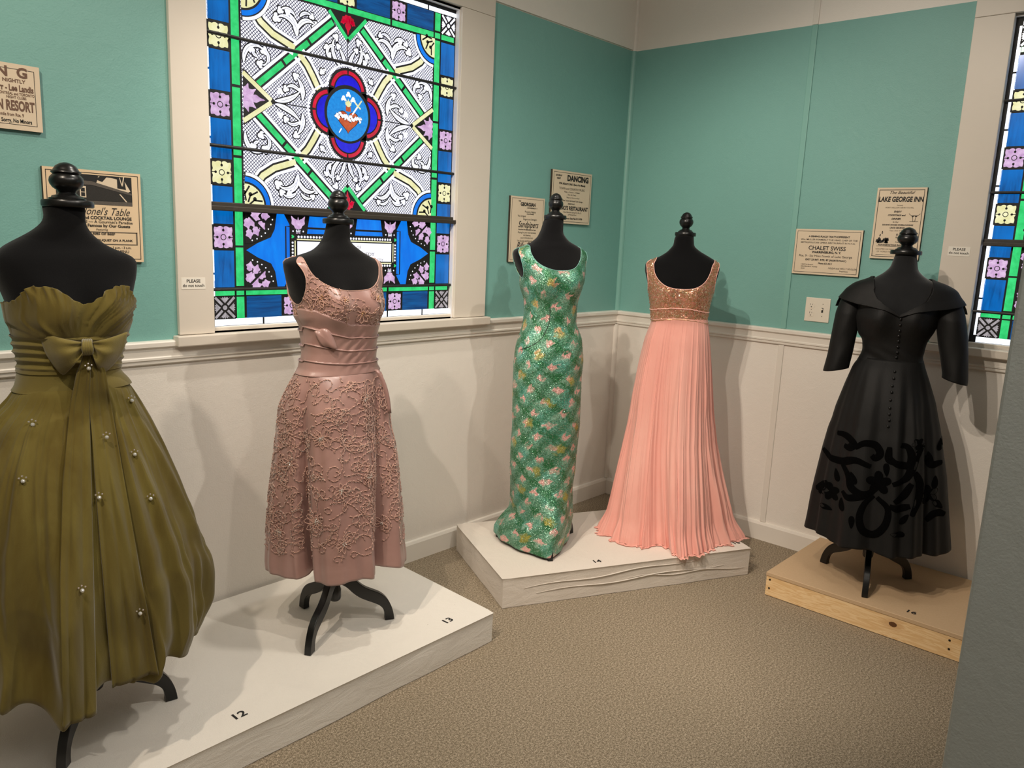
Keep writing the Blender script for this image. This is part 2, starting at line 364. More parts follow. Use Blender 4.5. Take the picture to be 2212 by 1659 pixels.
def draw_window():
    P = Pane()
    B = -.862; T = .535                    # bottom and top of the glazing, relative to the medallion
    P.rect(-.62, B, .635, T, 'lead', 0)
    # clear outer strips
    zz = [B+.03, -.66, -.40, -.16, .08, .32, T-.02]
    for a, b in zip(zz, zz[1:]): P.rect(-.618, a+.004, -.602, b-.004, 'g_strip', 1); P.rect(.612, a+.004, .633, b-.004, 'g_strip', 1)
    uu = [-.61, -.40, -.19, .02, .23, .44, .62]
    for a, b in zip(uu, uu[1:]): P.rect(a+.004, B+.002, b-.004, B+.028, 'g_strip', 1); P.rect(a+.004, T-.022, b-.004, T-.004, 'g_strip', 1)
    # side borders
    seq = [(.20, 'g_yellow'), (-.0405, 'g_pink'), (-.2835, 'g_yellow'), (-.5225, 'g_pink')]
    for sg in (-1, 1):
        uc = sg*.5635
        for v, m_ in seq: P.rosette(uc, v, .039, m_, rv=.042)
        P.crossrose(uc, -.7905, .041, 'g_gray'); P.crossrose(uc, .4685, .041, 'g_white')
        vs = [.4685]+[v for v, _ in seq]+[-.7905]
        for i, (a, b) in enumerate(zip(vs, vs[1:])):
            hi = a-.050 if i else a-.078; lo = b+.050 if i < 4 else b+.078
            P.rect(uc-.042, lo, uc+.042, hi, 'g_blue', 1)
    # bottom and top borders
    for v, w0, w1 in ((-.791, -.835, -.748), (.467, .428, .510)):
        for uc, m_ in ((-.270, 'g_pink'), (0, 'g_yellow'), (.270, 'g_pink')): P.rosette(uc, v, .038, m_)
        for a, b in ((-.472, -.318), (-.222, -.048), (.048, .222), (.318, .472)): P.rect(a, w0, b, w1, 'g_blueh', 1)
    # green lattice bars of the border
    for sg in (-1, 1):
        a, b = sorted((sg*.482, sg*.514)); ys = [-.835, -.747, -.711, -.55, -.415]
        for y0, y1 in ((-.835, -.750), (-.744, -.717), (-.708, -.56), (-.552, -.416), (-.398, -.225), (-.215, .03), (.04, .20), (.21, .392), (.402, .425), (.434, .51)): P.rect(a, y0, b, y1, 'g_green', 1)
        P.rect(*sorted((sg*.522, sg*.60))[:1], -.744, sorted((sg*.522, sg*.60))[1], -.717, 'g_green', 1)
        P.rect(*sorted((sg*.522, sg*.60))[:1], .402, sorted((sg*.522, sg*.60))[1], .425, 'g_green', 1)
    for w0, w1 in ((-.744, -.717), (.402, .425)):
        for a, b in ((-.474, -.235), (-.225, -.005), (.005, .225), (.235, .474)): P.rect(a, w0, b, w1, 'g_green', 1)
    # grisaille field
    P.rect(-.474, -.398, .474, .394, 'g_hatch', 1)
    # foliage
    P.curl(-.238, .262, PI*.52, .085, .9, .020, M4, .016)
    P.curl(-.236, .275, PI*.62, .11, 1.9, .014, M4, .019)
    P.curl(-.236, .285, PI*.38, .10, -1.9, .015, M4, .018)
    P.curl(-.245, .335, PI*.75, .07, 1.6, .011, M4, .015)
    P.curl(-.225, .335, PI*.3, .06, -1.6, .010, M4, .013)
    P.curl(-.466, .125, PI*.5, .125, -2.3, .015, M4, .017)
    P.curl(-.40, .19, -.2, .10, -3.2, .012, M4, .016)
    P.curl(-.41, .155, PI*.9, .03, -.9, .010, M4, .014)
    P.curl(-.335, .006, .15, .12, .7, .016, M4, .014)
    P.curl(-.215, .025, PI*.45, .09, 1.1, .016, M4, .016)
    P.curl(-.225, .055, PI*.75, .07, 1.7, .011, M4, .014)
    P.trefoil(-.316, .042, PI/2, .015, 'g_white', 8, M4)
    P.curl(-.008, .19, PI*.58, .075, .5, .013, M4, .013)
    P.curl(-.03, .185, PI*.8, .12, -1.6, .013, M4, .016)
    P.curl(-.075, .205, PI*.85, .05, -1.2, .010, M4, .014)
    P.curl(-.06, .262, PI, .06, 2.2, .009, M4, .012)
    P.curl(-.105, .16, PI*1.1, .02, .5, .010, M4, .013)
    P.strip([(0, .17), (0, .30)], .004, 'lead', 9, MW); P.strip([(.17, 0), (.35, 0)], .004, 'lead', 9, MU)
    # diamond of green bars with pale fillets
    def lat(a, b, L=10):
        dx, dy = b[0]-a[0], b[1]-a[1]; l = math.hypot(dx, dy); nx, ny = -dy/l, dx/l
        P.strip([a, b], .068, 'lead', L, M4)
        for s_ in (-1, 1): P.strip([(a[0]+nx*.0255*s_, a[1]+ny*.0255*s_), (b[0]+nx*.0255*s_, b[1]+ny*.0255*s_)], .0125, 'g_white', L+1, M4)
        n = 3
        for i in range(n):
            t0, t1 = i/n+.012, (i+1)/n-.012
            P.strip([(a[0]+dx*t0, a[1]+dy*t0), (a[0]+dx*t1, a[1]+dy*t1)], .0225, 'g_green', L+1, M4)
    lat((-.415, .052), (-.068, .352))
    # straw bands from the corners to the medallion
    yb = [(-.428, .322), (-.3959, .281), (-.3455, .2483), (-.25, .2155)]; yc = [(-.2311, .199), (-.1936, .1612), (-.1685, .1242), (-.137, .072)]
    for pts in (yb, yc):
        P.strip(pts, .064, 'lead', 9, M4); P.strip(pts, .0225, 'g_yellow', 13, M4)
        off = []
        for s_ in (-1, 1):
            o_ = []
            for i, (u, v) in enumerate(pts):
                a = pts[max(i-1, 0)]; b = pts[min(i+1, 3)]; l = math.hypot(b[0]-a[0], b[1]-a[1]); o_.append((u-(b[1]-a[1])/l*.0245*s_, v+(b[0]-a[0])/l*.0245*s_))
            P.strip(o_, .0115, 'g_white', 12, M4)
    # corner quadrants
    def quad(cu, cv, a0, mir):
        n = 14; pie = lambda r: [(cu, cv)]+[(cu+r*math.cos(a0+PI/2*k/n), cv+r*math.sin(a0+PI/2*k/n)) for k in range(n+1)]
        P.poly(pie(.128), 'lead', 14, mir); P.arc(cu, cv, .120, a0+.05, a0+PI/2-.05, .012, 'g_white', 15, mir)
        P.arc(cu, cv, .100, a0+.02, a0+PI/2-.02, .018, 'g_bright', 16, mir); P.poly(pie(.083), 'g_yellow', 17, mir)
        for k in range(3):
            a = a0+PI/2*(k+.5)/3; P.strip([(cu+.02*math.cos(a), cv+.02*math.sin(a)), (cu+.045*math.cos(a+.25), cv+.045*math.sin(a+.25)), (cu+.078*math.cos(a), cv+.078*math.sin(a))], .007, 'lead', 18, mir)
            P.disc(cu+.05*math.cos(a+.3), cv+.05*math.sin(a+.3), .008, 'lead', 18, mir, 10)
    quad(-.476, .396, -PI/2, [(-1, 1)]); quad(-.476, -.400, 0, [(-1, 1)])
    # side and top triangles
    P.poly([(-.474, .104), (-.335, 0), (-.474, -.104)], 'lead', 14, MU)
    P.strip([(-.474, .087), (-.356, .004)], .017, 'g_yellow', 15, M4)
    for a, ln in ((0, .088), (.62, .062), (-.62, .062), (1.25, .055), (-1.25, .055)): P.leaf(-.470, 0, a, ln, .026, 'g_pink', 15, MU)
    P.poly([(-.108, .394), (0, .282), (.108, .394)], 'lead', 14, MW)
    P.strip([(-.092, .39), (-.004, .298)], .015, 'g_green', 15, M4)
    for a, ln in ((-PI/2, .075), (-PI/2-.75, .045), (-PI/2+.75, .045)): P.leaf(0, .388, a, ln, .026, 'g_red', 15, MW)
    P.leaf(-.012, .368, -PI/2-1.1, .028, .02, 'g_red', 15, M4)
    # medallion
    for a in range(4):
        cu, cv = .0875*math.cos(a*PI/2), .0895*math.sin(a*PI/2)
        P.disc(cu, cv, .096, 'lead', 16, n=36)
        P.arc(cu*1.02, cv*1.02, .1035, a*PI/2-1.45, a*PI/2+1.45, .0075, 'g_white', 15)
    for a in range(4):
        cu, cv = .0875*math.cos(a*PI/2), .0895*math.sin(a*PI/2); t0 = a*PI/2
        P.arc(cu, cv, .0775, t0-1.40, t0-.045, .0145, 'g_red', 17); P.arc(cu, cv, .0775, t0+.045, t0+1.40, .0145, 'g_red', 17)
        P.disc(cu, cv, .065, 'g_cobalt', 18, n=30)
    P.disc(0, 0, .117, 'lead', 19, n=40); P.disc(0, -.003, .1045, 'g_paint', 20, n=40)
    # heart, wreath, flames, dagger
    H = []
    for k in range(40):
        a = 2*PI*k/40; x = 16*math.sin(a)**3; y = 13*math.cos(a)-5*math.cos(2*a)-2*math.cos(3*a)-math.cos(4*a); H.append((x*.0032, y*.0030-.026))
    P.poly([(x*1.07, y*1.07+.002) for x, y in H], 'lead', 21); P.poly(H, 'g_rust', 22)
    P.poly([(-.012, .012), (.014, .012), (.012, .032), (-.012, .034)], 'g_rust', 22)
    rr = random.Random(3)
    for k in range(34):
        x = -.062+k*.0038; y = -.008-.010*math.sin((x+.06)*14)+rr.uniform(-.011, .011)
        P.disc(x, y, .0075, 'lead', 23, n=8); P.trefoil(x, y, rr.uniform(0, 6), .0068, 'g_white', 24)
    for a in (-.7, -.35, 0, .35, .7): P.leaf(0, .030, PI/2+a, .034-.01*abs(a), .010, 'g_yellow', 23)
    for a, b in ((-.024, .060), (0, .078), (.024, .060)): P.trefoil(a, b, PI/2, .013, 'g_white', 24)
    P.strip([(.020, .002), (.046, .036)], .007, 'g_white', 24); P.strip([(.046, .036), (.068, .064)], .006, 'g_yellow', 24)
    P.strip([(.034, .052), (.048, .040), (.062, .030)], .007, 'g_yellow', 25); P.strip([(-.046, -.078), (-.034, -.060)], .005, 'g_white', 24)
    # ---- lower ventilator: ribbon field with dedication plate
    O = -.5695
    def sh(pts): return [(u, v+O) for u, v in pts]
    P.rect(-.474, -.150+O, .474, .148+O, 'lead', 1)
    star = [(-.470, 0), (-.4215, .028), (-.3627, .052), (-.345, .085), (-.335, .146), (-.303, .146), (-.278, .105), (-.278, 0)]
    P.poly(sh(star), 'g_bright', 2, [(-1, 1)])
    st2 = [(u, -v*.98) for u, v in star]; P.poly(sh(st2), 'g_bright', 2, [(-1, 1)])
    for sg in (1, -1):
        for a, b in ((-.196, -.045), (.045, .196)):
            P.poly(sh([(a+.012, sg*.142), (b-.012, sg*.142), (b, sg*.072), (a, sg*.072)]), 'g_bright', 2)
            P.rect(a, sg*.094-.004+O, b, sg*.094+.004+O, 'lead', 3)
        for uc in (-.238, 0, .238):
            P.leaf(uc, sg*.086+O, sg*(PI/2), .052, .014, 'g_pink', 3)
            for q in (-1, 1): P.leaf(uc, sg*.088+O, sg*(PI/2)+q*.55, .062, .026, 'g_pink', 3)
            for q in (-.008, 0, .008): P.disc(uc+q, sg*.084+O, .0028, 'g_white', 3, n=8)
            for q in (-.024, .024): P.disc(uc+q, sg*.080+O, .0035, 'g_white', 3, n=8)
            P.rect(uc-.010, sg*.078-.002+O, uc+.010, sg*.078+.002+O, 'g_white', 3)
            for q in (-.006, .006): P.rect(uc+q-.004, sg*.069-.005+O, uc+q+.004, sg*.069+.004+O, 'g_pink', 3)
    for sg in (-1, 1): P.strip(sh([(sg*.272, .098), (sg*.296, .098), (sg*.296, -.098), (sg*.272, -.098)]), .006, 'lead', 4)
    rr = random.Random(5)
    for su in (-1, 1):
        for sv in (-1, 1):
            cu, cv = su*.474, sv*.150
            P.poly(sh([(cu, cv)]+[(cu-su*.132*math.cos(PI/2*k/14), cv-sv*.125*math.sin(PI/2*k/14)) for k in range(15)]), 'lead', 4)
            for k in range(4):
                a = PI/2*(k+.5)/4
                for r0, ln in ((.028, .045), (.070, .040)):
                    b = math.atan2(-sv*math.sin(a), -su*math.cos(a))
                    P.leaf(cu+r0*math.cos(b), cv+r0*math.sin(b)+O, b+rr.uniform(-.3, .3), ln, .030, 'g_pink', 5)
            P.strip(sh([(cu-su*.01, cv-sv*.01), (cu-su*.085, cv-sv*.078)]), .009, 'lead', 6)
            for k in range(7):
                a = .25+k*.18; P.disc(cu-su*.122*math.cos(a), cv-sv*.115*math.sin(a)+O, .0030, 'g_white', 6, n=8)
    # plate
    P.rect(-.276, -.071+O, .276, .071+O, 'lead', 7)
    for k in range(34):
        for sg in (-1, 1): P.disc(-.238+k*.0144, sg*.058+O, .0052, 'g_white', 8, n=10)
    for k in range(6):
        for sg in (-1, 1): P.disc(sg*.266, -.034+k*.0136+O, .0046, 'g_white', 8, n=10)
    for sg in (-1, 1):
        P.rect(-.246, sg*.0475-.0025+O, .246, sg*.0475+.0025+O, 'g_yellow', 8); a, b = sorted((sg*.252, sg*.257)); P.rect(a, -.042+O, b, .042+O, 'g_yellow', 8)
        for sv in (-1, 1): P.trefoil(sg*.266, sv*.058+O, 0, .0075, 'g_green', 8)
    P.rect(-.244, -.040+O, .244, .040+O, 'g_white', 8)
    return P
def textmesh(lines, mats, name, parent, loc=(0, 0, 0), rot=(PI/2, 0, 0), depth=.0003):
    """lines: (text, x, y, height, material index, bold, shear, align, xscale); flat lettering as one mesh"""
    g = G(); dg = bpy.context.evaluated_depsgraph_get()
    for (tx, x, y, h, mi, bold, shear, al, xs) in lines:
        cu = bpy.data.curves.new('lettering', 'FONT'); cu.body = tx; cu.size = h/.72; cu.align_x = al; cu.align_y = 'CENTER'
        cu.offset = bold*h; cu.shear = shear; cu.resolution_u = 3; cu.extrude = 0
        ob = bpy.data.objects.new('lettering', cu); COL.objects.link(ob); dg.update()
        me = bpy.data.meshes.new_from_object(ob.evaluated_get(dg))
        g.add([(v.co.x*xs+x, v.co.y+y, v.co.z+depth) for v in me.vertices], [tuple(p.vertices) for p in me.polygons], mi)
        bpy.data.objects.remove(ob); bpy.data.curves.remove(cu); bpy.data.meshes.remove(me)
    o = g.build(name, None, parent, mats=mats); o.location = loc; o.rotation_euler = rot
    return o
# ---------------------------------------------------------------- room shell
def panels(name, axis, lo, hi, op, mats, extra_z=3.6):
    """axis 'x': wall in plane y=0 (thickness +y); axis 'y': wall in plane x=0"""
    g = G(); Z = [(0, 1.165, 0), (1.165, 2.70, 1), (2.70, extra_z, 0)]
    def bx(a, b, z0, z1, m_):
        if axis == 'x': g.box((a, 0, z0), (b, .14, z1), m_)
        else: g.box((0, a, z0), (.14, b, z1), m_)
    cuts = [lo]+[c for o in op for c in o[:2]]+[hi]
    for i in range(0, len(cuts), 2):
        for z0, z1, m_ in Z: bx(cuts[i], cuts[i+1], z0, z1, m_)
    for a, b, w0, w1 in op:
        bx(a, b, 0, min(1.165, w0), 0)
        if w1 < 2.70: bx(a, b, w1, 2.70, 0)
        bx(a, b, 2.70, extra_z, 0)
        if w0 > 1.165: bx(a, b, 1.165, w0, 0)
    o = g.build(name, mats=mats); tag(o, kind='structure'); return o
panels('wall_left', 'x', -7, .14, [(-2.64, -1.385, 1.205, 2.615)], [M['white'], M['green']])
panels('wall_right', 'y', -6.2, -.0, [(-3.21, -1.94, 1.205, 2.615)], [M['white'], M['green']])
# slightly proud boards of the upper wall on the left and fillet at the corner
tag(G().box((-7, -.008, 2.705), (-.0, 0, 3.58)).build('trim_1', M['white']), kind='structure')
g = G().box((-7.14, -6.2, -.05), (-7, .14, 3.6)); tag(g.build('wall_far', M['white']), kind='structure')
g = G().box((-7.14, -6.34, -.05), (.14, -6.2, 3.6)); tag(g.build('wall_back', M['white']), kind='structure')
tag(G().box((-7.14, -6.34, -.05), (.14, .14, 0)).build('floor', M['carpet']), kind='structure')
tag(G().box((-7.14, -6.34, 3.6), (.14, .14, 3.66)).build('ceiling', M['white']), kind='structure')
# partition end at the right of the frame
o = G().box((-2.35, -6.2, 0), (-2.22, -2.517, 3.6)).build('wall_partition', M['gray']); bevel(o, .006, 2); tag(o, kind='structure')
# mouldings
def moulding(name, prof, p0, p1, nrm, mat):
    """profile (out, z) swept from p0 to p1"""
    n = len(prof); V = [(p[0]+nrm[0]*o, p[1]+nrm[1]*o, z) for p in (p0, p1) for o, z in prof]
    F = [(i, (i+1) % n, n+(i+1) % n, n+i) for i in range(n)]+[tuple(range(n))[::-1], tuple(range(n, 2*n))]
    return tag(mk(name, V, F, mat), kind='structure')
RAIL = [(0, 1.098), (.008, 1.098), (.012, 1.102), (.012, 1.112), (.017, 1.116), (.017, 1.123), (.013, 1.127), (.013, 1.154), (.018, 1.158), (.024, 1.163), (.024, 1.177), (.020, 1.182), (0, 1.184)]
moulding('trim_2', RAIL, (-7, 0), (0, 0), (0, -1), M['trimw']); moulding('trim_3', RAIL, (0, -6.2), (0, 0), (-1, 0), M['trimw'])
BASE = [(0, 0), (.018, 0), (.018, .088), (.012, .101), (0, .103)]
moulding('baseboard_left', BASE, (-7, 0), (0, 0), (0, -1), M['trimw']); moulding('baseboard_right', BASE, (0, -6.2), (0, 0), (-1, 0), M['trimw'])
def batten(name, axis, c, w_, z0, z1, d, mat):
    g = G()
    if axis == 'x': g.box((c-w_/2, -d, z0), (c+w_/2, 0, z1))
    else: g.box((-d, c-w_/2, z0), (0, c+w_/2, z1))
    tag(bevel(g.build(name, mat), .003, 2), kind='structure')
k = 4
for ax, c, w_, z0, z1, d, m_ in (('y', -1.075, .032, .103, 1.098, .007, 'trimw'), ('y', -1.075, .030, 1.184, 2.70, .007, 'greentrim'), ('y', -1.075, .030, 2.70, 3.58, .007, 'trimw'),
                                 ('x', -2.17, .032, .103, 1.098, .007, 'trimw'), ('x', -4.3, .032, .103, 1.098, .007, 'trimw')):
    batten('trim_%d' % k, ax, c, w_, z0, z1, d, M[m_]); k += 1
for z0, z1, m_ in ((.103, 1.098, 'trimw'), (1.184, 2.70, 'greentrim'), (2.70, 3.58, 'trimw')):   # quarter round in the corner
    n = 6; V = []
    for z in (z0, z1): V += [(0, 0, z)]+[(-.022*math.cos(PI/2*i/n), -.022*math.sin(PI/2*i/n), z) for i in range(n+1)]
    F = [(1+i, 2+i, n+4+i, n+3+i) for i in range(n)]
    autosmooth(tag(mk('trim_%d' % k, V, F, M[m_]), kind='structure')); k += 1
# ---------------------------------------------------------------- windows
PANE = draw_window()
def window(idx, origin, rz, cas_l, cas_r, o_l, o_r):
    """local frame: x right along the wall, -y into the room, z up; origin = medallion centre in the glass plane"""
    root = empty('window_%d' % idx, origin, rz); tag(root, kind='structure')
    gl = PANE.build('stained_glass', parent=root, mats=[M[m_] for m_ in GM])
    g = G().box((-.64, .0005, -.87), (.645, .004, .55)); g.build('outer_pane', M['lead'], root)
    oz = origin[2]; wp = -.02          # wall plane is 2 cm in front of the glass (local -y)
    for zc, r in ((2.2785, .0065), (1.887, .0065), (1.357, .0062)):
        zz = 1.6+(zc-1.6)*.9895-oz
        b = G().tube([(-.625, -.012, zz), (.640, -.012, zz)], r, 8); autosmooth(b.build('saddle_bar', M['bar'], root))
    zz = 1.6+(1.672-1.6)*.9895-oz
    g = G().box((-.622, -.020, zz-.014), (.628, -.002, zz+.012)).box((-.622, -.034, zz-.020), (.628, -.016, zz-.002))
    bevel(g.build('sash_rail', M['brownbar'], root), .003, 2)
    # casing, jambs, stool
    zb, zt = 1.2-oz, 2.625-oz
    bevel(G().box((cas_l, wp-.019, zb), (o_l, wp, zt)).build('casing', M['trim'], root), .002, 2)
    bevel(G().box((o_r, wp-.019, zb), (cas_r, wp, zt)).build('casing', M['trim'], root), .002, 2)
    bevel(G().box((cas_l, wp-.019, zt+.001), (cas_r, wp, 3.5-oz)).build('head_casing', M['trim'], root), .002, 2)
    g = G().box((o_l-.004, wp, zb), (o_l, .02, zt)).box((o_r, wp, zb), (o_r+.02, .02, zt)).box((o_l, wp, zt-.012), (o_r, .02, zt)); g.build('jamb', M['sashwhite'], root)
    g = G().box((o_r-.006, wp-.004, zb+.0), (o_r, -.001, zt-.012)); g.build('glazing_stop', M['sashwhite'], root)
    st = G().box((cas_l-.018, wp-.045, 1.160-oz), (cas_r+.018, wp, 1.198-oz)).box((o_l, wp, 1.185-oz), (o_r, .012, 1.219-oz))
    bevel(st.build('sill', M['trim'], root), .004, 2)
    return root
W1 = window(1, (-2.017, .02, 2.0715), 0, -2.77+2.017, -1.193+2.017, -2.636+2.017, -1.408+2.017)
W2 = window(2, (.02, -2.573, 2.0715), -PI/2, -.782, .80, -.628, .612)
tl = lambda s_, x, y, h, sx=1: (s_, x, y, h, 0, 0.0, 0, 'LEFT', sx)
O_ = -.5695*S_
textmesh([tl('OF', .050, O_+.0195, .014), tl('KENNEDY', .030, O_-.009, .016, 1.15), tl('KENNEDY', .112, O_-.034, .014, .95)],
         [M['inkgray']], 'dedication_lettering', W1, (0, -.0052, 0))
# ---------------------------------------------------------------- platforms
def wavy_block(name, corners, z0, z1, mat, parent, seed, amp=.003, res=.035, lean=0):
    """cloth covered block: subdivided top and sides with soft wrinkles"""
    rnd = np.random.RandomState(seed); n = len(corners); V = []; F = []
    ph = rnd.uniform(0, 6.28, 12); fr = rnd.uniform(3, 22, 12)
    per = []
    for i in range(n):
        a = np.array(corners[i]); b = np.array(corners[(i+1) % n]); L = np.linalg.norm(b-a); k_ = max(2, int(L/res))
        nn = np.array([(b-a)[1], -(b-a)[0]])/L
        for j in range(k_): per.append((a+(b-a)*j/k_, nn, j/k_*L+i*3.1, min(j, k_-j)/k_))
    m = len(per); rows = [0, .12, .3, .5, .7, .86, .95, 1]
    for zf in rows:
        for (p, nn, s, e) in per:
            f = sum(math.sin(s*fr[q]*(1+.1*q)+ph[q]+zf*3*((q % 3)-1)) for q in range(8))/8*amp*2.2*(1-zf**3)*min(1, e*20)
            f2 = -.004 if zf > .99 else 0
            q_ = p+nn*(f+.002*(1-zf)+f2); V.append((q_[0], q_[1], z0+(z1-z0)*zf))
    for r in range(len(rows)-1):
        for i in range(m): F.append((r*m+i, r*m+(i+1) % m, (r+1)*m+(i+1) % m, (r+1)*m+i))
    top = tuple((len(rows)-1)*m+i for i in range(m)); F.append(top)
    o = mk(name, V, F, mat, parent); autosmooth(o, .7); return o
def decal(txt, x, y, z, rz, parent, h=.03):
    o = textmesh([(txt, 0, 0, h, 0, .03, 0, 'CENTER', 1.15)], [M['ink']], 'number_decal', parent, (x, y, z+.0012), (0, 0, rz), 0)
    return o
P1 = empty('display_platform', (-2.9, -.42, 0)); tag(P1, 'long low platform under white muslin beneath the stained glass window, numbered 12 and 13', 'platform')
bx, by = -2.9, -.42
wavy_block('muslin_cover', [(-1.916-bx, -.832-by), (-1.895-bx, -.024-by), (-4.3-bx, -.024-by), (-4.3-bx, -.860-by)][::-1], 0.002, .125, M['cloth'], P1, 1)
decal('12', -2.973-bx, -.768-by, .125, .02, P1, .031); decal('13', -2.095-bx, -.759-by, .125, .05, P1, .031)
P2 = empty('display_platform', (-.95, -.65, 0)); tag(P2, 'angled corner platform under oatmeal muslin, numbered 14 and 15', 'platform')
bx, by = -.95, -.65
wavy_block('muslin_cover', [(-1.683-bx, -.667-by), (-.511-bx, -1.246-by), (-.212-bx, -.639-by), (-1.384-bx, -.060-by)][::-1], 0.002, .14, M['cloth2'], P2, 2, .0016)
# long drag folds across the front of the cover
g = G(); d = Vector((1.172, -.579, 0)).normalized(); nn = Vector((-.579, -1.172, 0)).normalized()
for (s0, s1, za, zb_) in ((.10, 1.0, .085, .118), (.16, 1.15, .055, .075), (.62, 1.28, .07, .05)):
    pts = [Vector((-1.683-bx, -.667-by, 0))+d*(s0+(s1-s0)*i/24)+nn*.0025+Vector((0, 0, za+(zb_-za)*i/24+.006*math.sin(i*.5))) for i in range(25)]
    g.tube(pts, [.0008+.0022*math.sin(PI*i/24) for i in range(25)], 6)
autosmooth(g.build('drag_fold', M['cloth2'], P2), 1.2)
a = math.atan2(-.579, 1.172)
decal('14', -1.221-bx, -.829-by, .14, a, P2, .028); decal('15', -.504-bx, -1.165-by, .14, a, P2, .028)
P3 = empty('display_platform', (-.34, -2.0, 0)); tag(P3, 'unpainted wooden platform with pine side board, numbered 16', 'platform')
bx, by = -.34, -2.0
bevel(G().box((-.668-bx, -2.62-by, .098), (-.022-bx, -1.404-by, .116)).build('top_panel', M['mdf'], P3), .0015, 1)
o = G().box((-.665-bx, -2.62-by, .002), (-.632-bx, -1.406-by, .098)).build('side_board', M['pine'], P3)
o.data.transform(Matrix.Translation((bx, by, 0))); o.location = (-bx, -by, 0); bevel(o, .0015, 1)
o = G().box((-.632-bx, -1.44-by, .002), (-.03-bx, -1.407-by, .098)).build('end_board', M['pine'], P3)
for y, z in ((-1.424, .082), (-1.424, .040), (-2.184, .080), (-2.186, .043)):
    o = G().lathe([(0, 0), (.0045, 0), (.0045, .0015), (0, .0018)], n=12).build('nail_head', M['steel'], P3)
    o.rotation_euler = (0, -PI/2, 0); o.location = (-.665-bx, y-by, z)
decal('16', -.598-bx, -2.015-by, .116, -PI/2, P3, .028)
# ---------------------------------------------------------------- wall things
def on_wall(wall, c, z):
    return ((c, 0, z), 0) if wall == 'A' else ((0, c, z), -PI/2)
def poster(label, wall, c0, c1, z0, z1, lines, paper='paper', border=.004, thick=.014, art=None, edge=None):
    """c0 = left, c1 = right as seen from the room; lines in units of the board's height, from its centre"""
    cc, zc = (c0+c1)/2, (z0+z1)/2; W, H = abs(c1-c0), z1-z0
    loc, rz = on_wall(wall, cc, zc); r = empty('advertisement_board', loc, rz); tag(r, label, 'poster', 'vintage advertisement boards on the teal walls')
    b = G().box((-W/2, -thick, -H/2), (W/2, -.001, H/2)); b.build('board', M[edge or 'board_edge'], r)
    f = G().box((-W/2, -thick-.0008, -H/2), (W/2, -thick, H/2)); f.build('paper_face', M[paper], r)
    if border:
        g = G(); m = .035*max(W, H)*.8
        for (a, b_) in (((-W/2+m, -H/2+m), (W/2-m, -H/2+m+border*.5)), ((-W/2+m, H/2-m-border*.5), (W/2-m, H/2-m)), ((-W/2+m, -H/2+m), (-W/2+m+border*.5, H/2-m)), ((W/2-m-border*.5, -H/2+m), (W/2-m, H/2-m))):
            g.box((a[0], -thick-.0012, a[1]), (b_[0], -thick-.0007, b_[1]))
        g.build('border_line', M['ink'], r)
    if art: art(r, W, H, -thick-.0012)
    textmesh([(t_, x*H, y*H, h*H, mi, bo, s_, al, xs) for (t_, x, y, h, mi, bo, s_, al, xs) in lines], [M['ink'], M['inkgray'], M['inkbrown']], 'lettering', r, (0, -thick-.0015, 0))
    return r
def T(t_, y, h, x=0, m=0, bold=.03, sh=0, al='CENTER', xs=1): return (t_, x, y, h, m, bold, sh, al, xs)
# far left board: only its right part is in view
Wd = .52
poster('pale board at the upper left edge, heading ending in large letters N G', 'A', -3.176-Wd, -3.176, 1.857, 2.048, [
    T('D  A  N  C  I  N  G', .365, .15, 1.19, 2, .05, al='RIGHT', xs=1.02), T('NIGHTLY', .24, .055, 1.15, 2, .03, al='RIGHT', xs=1.0), T('Jack Kerr - Lee Landis', .13, .095, 1.26, 2, .045, al='RIGHT', xs=.62),
    T('MONTREAL and TORONTO', .045, .043, 1.27, 2, .02, al='RIGHT', xs=.72), T('NIGHT CLUBS', -.01, .04, 1.15, 2, .02, al='RIGHT', xs=.8), T('HAVEN RESORT', -.14, .15, 1.26, 2, .05, al='RIGHT', xs=.54),
    T('1/2 mile from Rte. 9', -.275, .05, 1.10, 2, .02, al='RIGHT', xs=.72), T('Sorry, No Minors', -.365, .06, 1.21, 0, .03, al='RIGHT', xs=.72)], border=.003)
